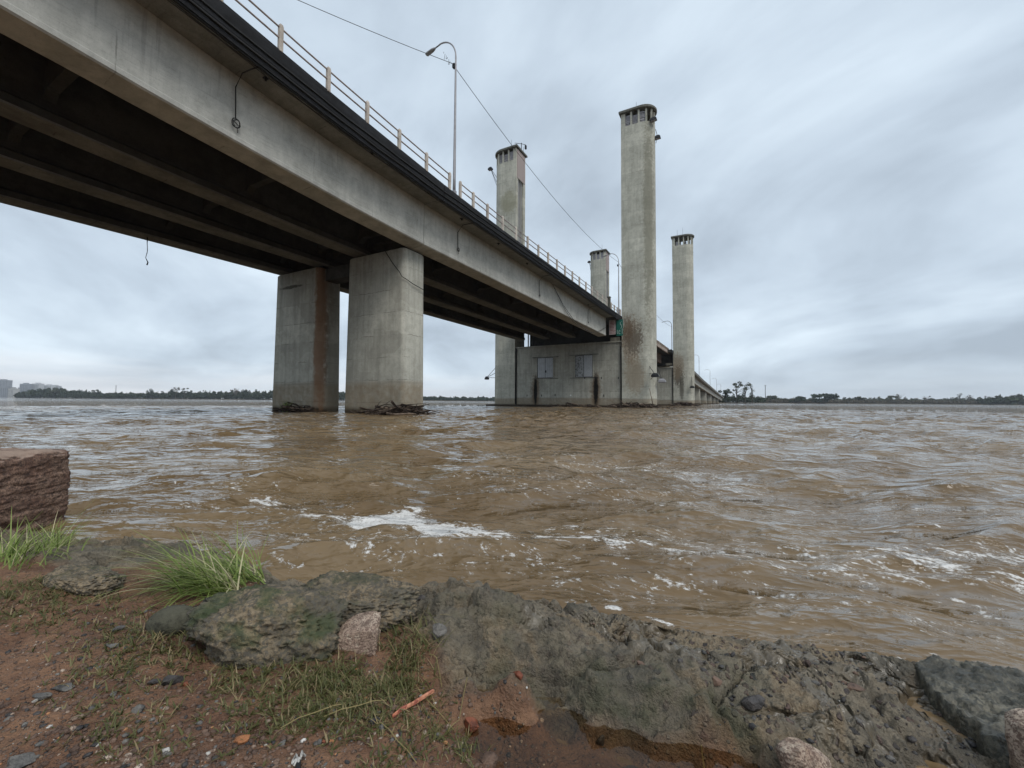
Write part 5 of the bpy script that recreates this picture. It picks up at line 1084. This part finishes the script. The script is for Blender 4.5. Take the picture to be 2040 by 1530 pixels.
# ------------------------------------------------------------------ air
HAZE = 0.00017
if HAZE:
    hz_ = MB().box(-2600, 2600, -300, 2900, -3, 70).build('haze', None); hz_['kind'] = 'stuff'; hz_['label'] = 'thin grey haze over the river'
    m = bpy.data.materials.new('haze'); m.use_nodes = True; m.node_tree.nodes.clear(); v = m.node_tree.nodes.new('ShaderNodeVolumePrincipled'); v.inputs['Density'].default_value = HAZE; v.inputs['Color'].default_value = (.86, .92, 1, 1); v.inputs['Anisotropy'].default_value = .2
    m.node_tree.links.new(v.outputs[0], m.node_tree.nodes.new('ShaderNodeOutputMaterial').inputs['Volume']); hz_.data.materials.append(m)

# ------------------------------------------------------------------ sky, sun, camera
SUN_EL, SUN_AZ = math.radians(52), math.radians(115)        # azimuth clockwise from +Y
w = bpy.data.worlds.new('World'); scn.world = w; t = NT(w, True)
sky = t.n('ShaderNodeTexSky', sky_type='NISHITA', sun_disc=False, sun_elevation=SUN_EL, sun_rotation=SUN_AZ)
D = t.n('ShaderNodeTexCoord').outputs['Generated']; D = t.vmath('NORMALIZE', D); x, y, z = t.xyz(D)
zc = t.math('MAXIMUM', z, 0.)
den = t.math('ADD', zc, .30); cb = t.n('ShaderNodeCombineXYZ'); t.put(cb.inputs[0], t.math('DIVIDE', x, den)); t.put(cb.inputs[1], t.math('DIVIDE', y, den))
rot = t.n('ShaderNodeCombineXYZ'); SD = math.radians(-52); sdv = (math.sin(SD), math.cos(SD)); t.put(rot.inputs[0], t.math('MULTIPLY', t.vmath('DOT_PRODUCT', cb.outputs[0], (sdv[0], sdv[1], 0)), .8)); t.put(rot.inputs[1], t.math('MULTIPLY', t.vmath('DOT_PRODUCT', cb.outputs[0], (-sdv[1], sdv[0], 0)), 1.0))
n1 = t.noise(rot.outputs[0], 1.25, 7, .55, .35); n2 = t.noise(cb.outputs[0], .8, 5, .5, .3)
f = t.math('ADD', t.math('MULTIPLY', n1, .6), t.math('MULTIPLY', n2, .4))
cl = t.n('ShaderNodeValToRGB'); t.put(cl.inputs[0], f); e = cl.color_ramp.elements; e[0].position = .40; e[0].color = (.40, .472, .555, 1); e[1].position = .61; e[1].color = (.76, .875, .975, 1); m_ = e.new(.49); m_.color = (.55, .645, .745, 1)
# brighter gap under the cloud deck towards the left horizon, bluer towards the right
leftn = t.math('ADD', t.math('MULTIPLY', x, -RT[0]), t.math('MULTIPLY', y, -RT[1])); lf = t.rng(leftn, -.7, .75)
hor = t.mix(lf, (.63, .71, .785), (.96, .98, 1.01))
hn = t.math('ADD', z, t.math('MULTIPLY', t.math('SUBTRACT', t.noise(t.vmath('MULTIPLY', D, (1.5, 1.5, 16)), 2., 4), .5), .12))
col = t.mix(t.rng(hn, .085, -.01, 0., .85), cl.outputs[0], hor)
b1 = t.n('ShaderNodeBackground'); t.put(b1.inputs[0], sky.outputs[0]); b1.inputs[1].default_value = .08
b2 = t.n('ShaderNodeBackground'); t.put(b2.inputs[0], col); b2.inputs[1].default_value = .98
mx = t.n('ShaderNodeMixShader'); mx.inputs[0].default_value = .93; t.put(mx.inputs[1], b1.outputs[0]); t.put(mx.inputs[2], b2.outputs[0])
t.t.links.new(mx.outputs[0], t.n('ShaderNodeOutputWorld').inputs[0])
sl = bpy.data.lights.new('sun', 'SUN'); sl.energy = 1.5; sl.angle = math.radians(25); sl.color = (1, .96, .9); so_ = bpy.data.objects.new('sun', sl); COL.objects.link(so_)
sd = Vector((math.sin(SUN_AZ)*math.cos(SUN_EL), math.cos(SUN_AZ)*math.cos(SUN_EL), math.sin(SUN_EL))); so_.rotation_euler = (-sd).to_track_quat('-Z', 'Y').to_euler()
cam = bpy.data.cameras.new('camera'); cam.sensor_width = 36; cam.sensor_fit = 'HORIZONTAL'; cam.lens = F_PX/2040*36; cam.clip_start = .05; cam.clip_end = 9000
co = bpy.data.objects.new('camera', cam); COL.objects.link(co)
cr_ = math.cos(ROLL)*RT+math.sin(ROLL)*UP; cu_ = -math.sin(ROLL)*RT+math.cos(ROLL)*UP
co.matrix_world = Matrix(((cr_[0], cu_[0], -FWD[0], CAM[0]), (cr_[1], cu_[1], -FWD[1], CAM[1]), (cr_[2], cu_[2], -FWD[2], CAM[2]), (0, 0, 0, 1)))
scn.camera = co
scn.view_settings.view_transform = 'Standard'; scn.view_settings.look = 'None'; scn.view_settings.gamma = 1; scn.view_settings.exposure = .22
scn.cycles.max_bounces = 6; scn.cycles.diffuse_bounces = 3; scn.cycles.glossy_bounces = 3; scn.cycles.volume_bounces = 0; scn.cycles.transparent_max_bounces = 8
scn.cycles.use_denoising = True; scn.cycles.use_adaptive_sampling = True; scn.cycles.adaptive_threshold = .015
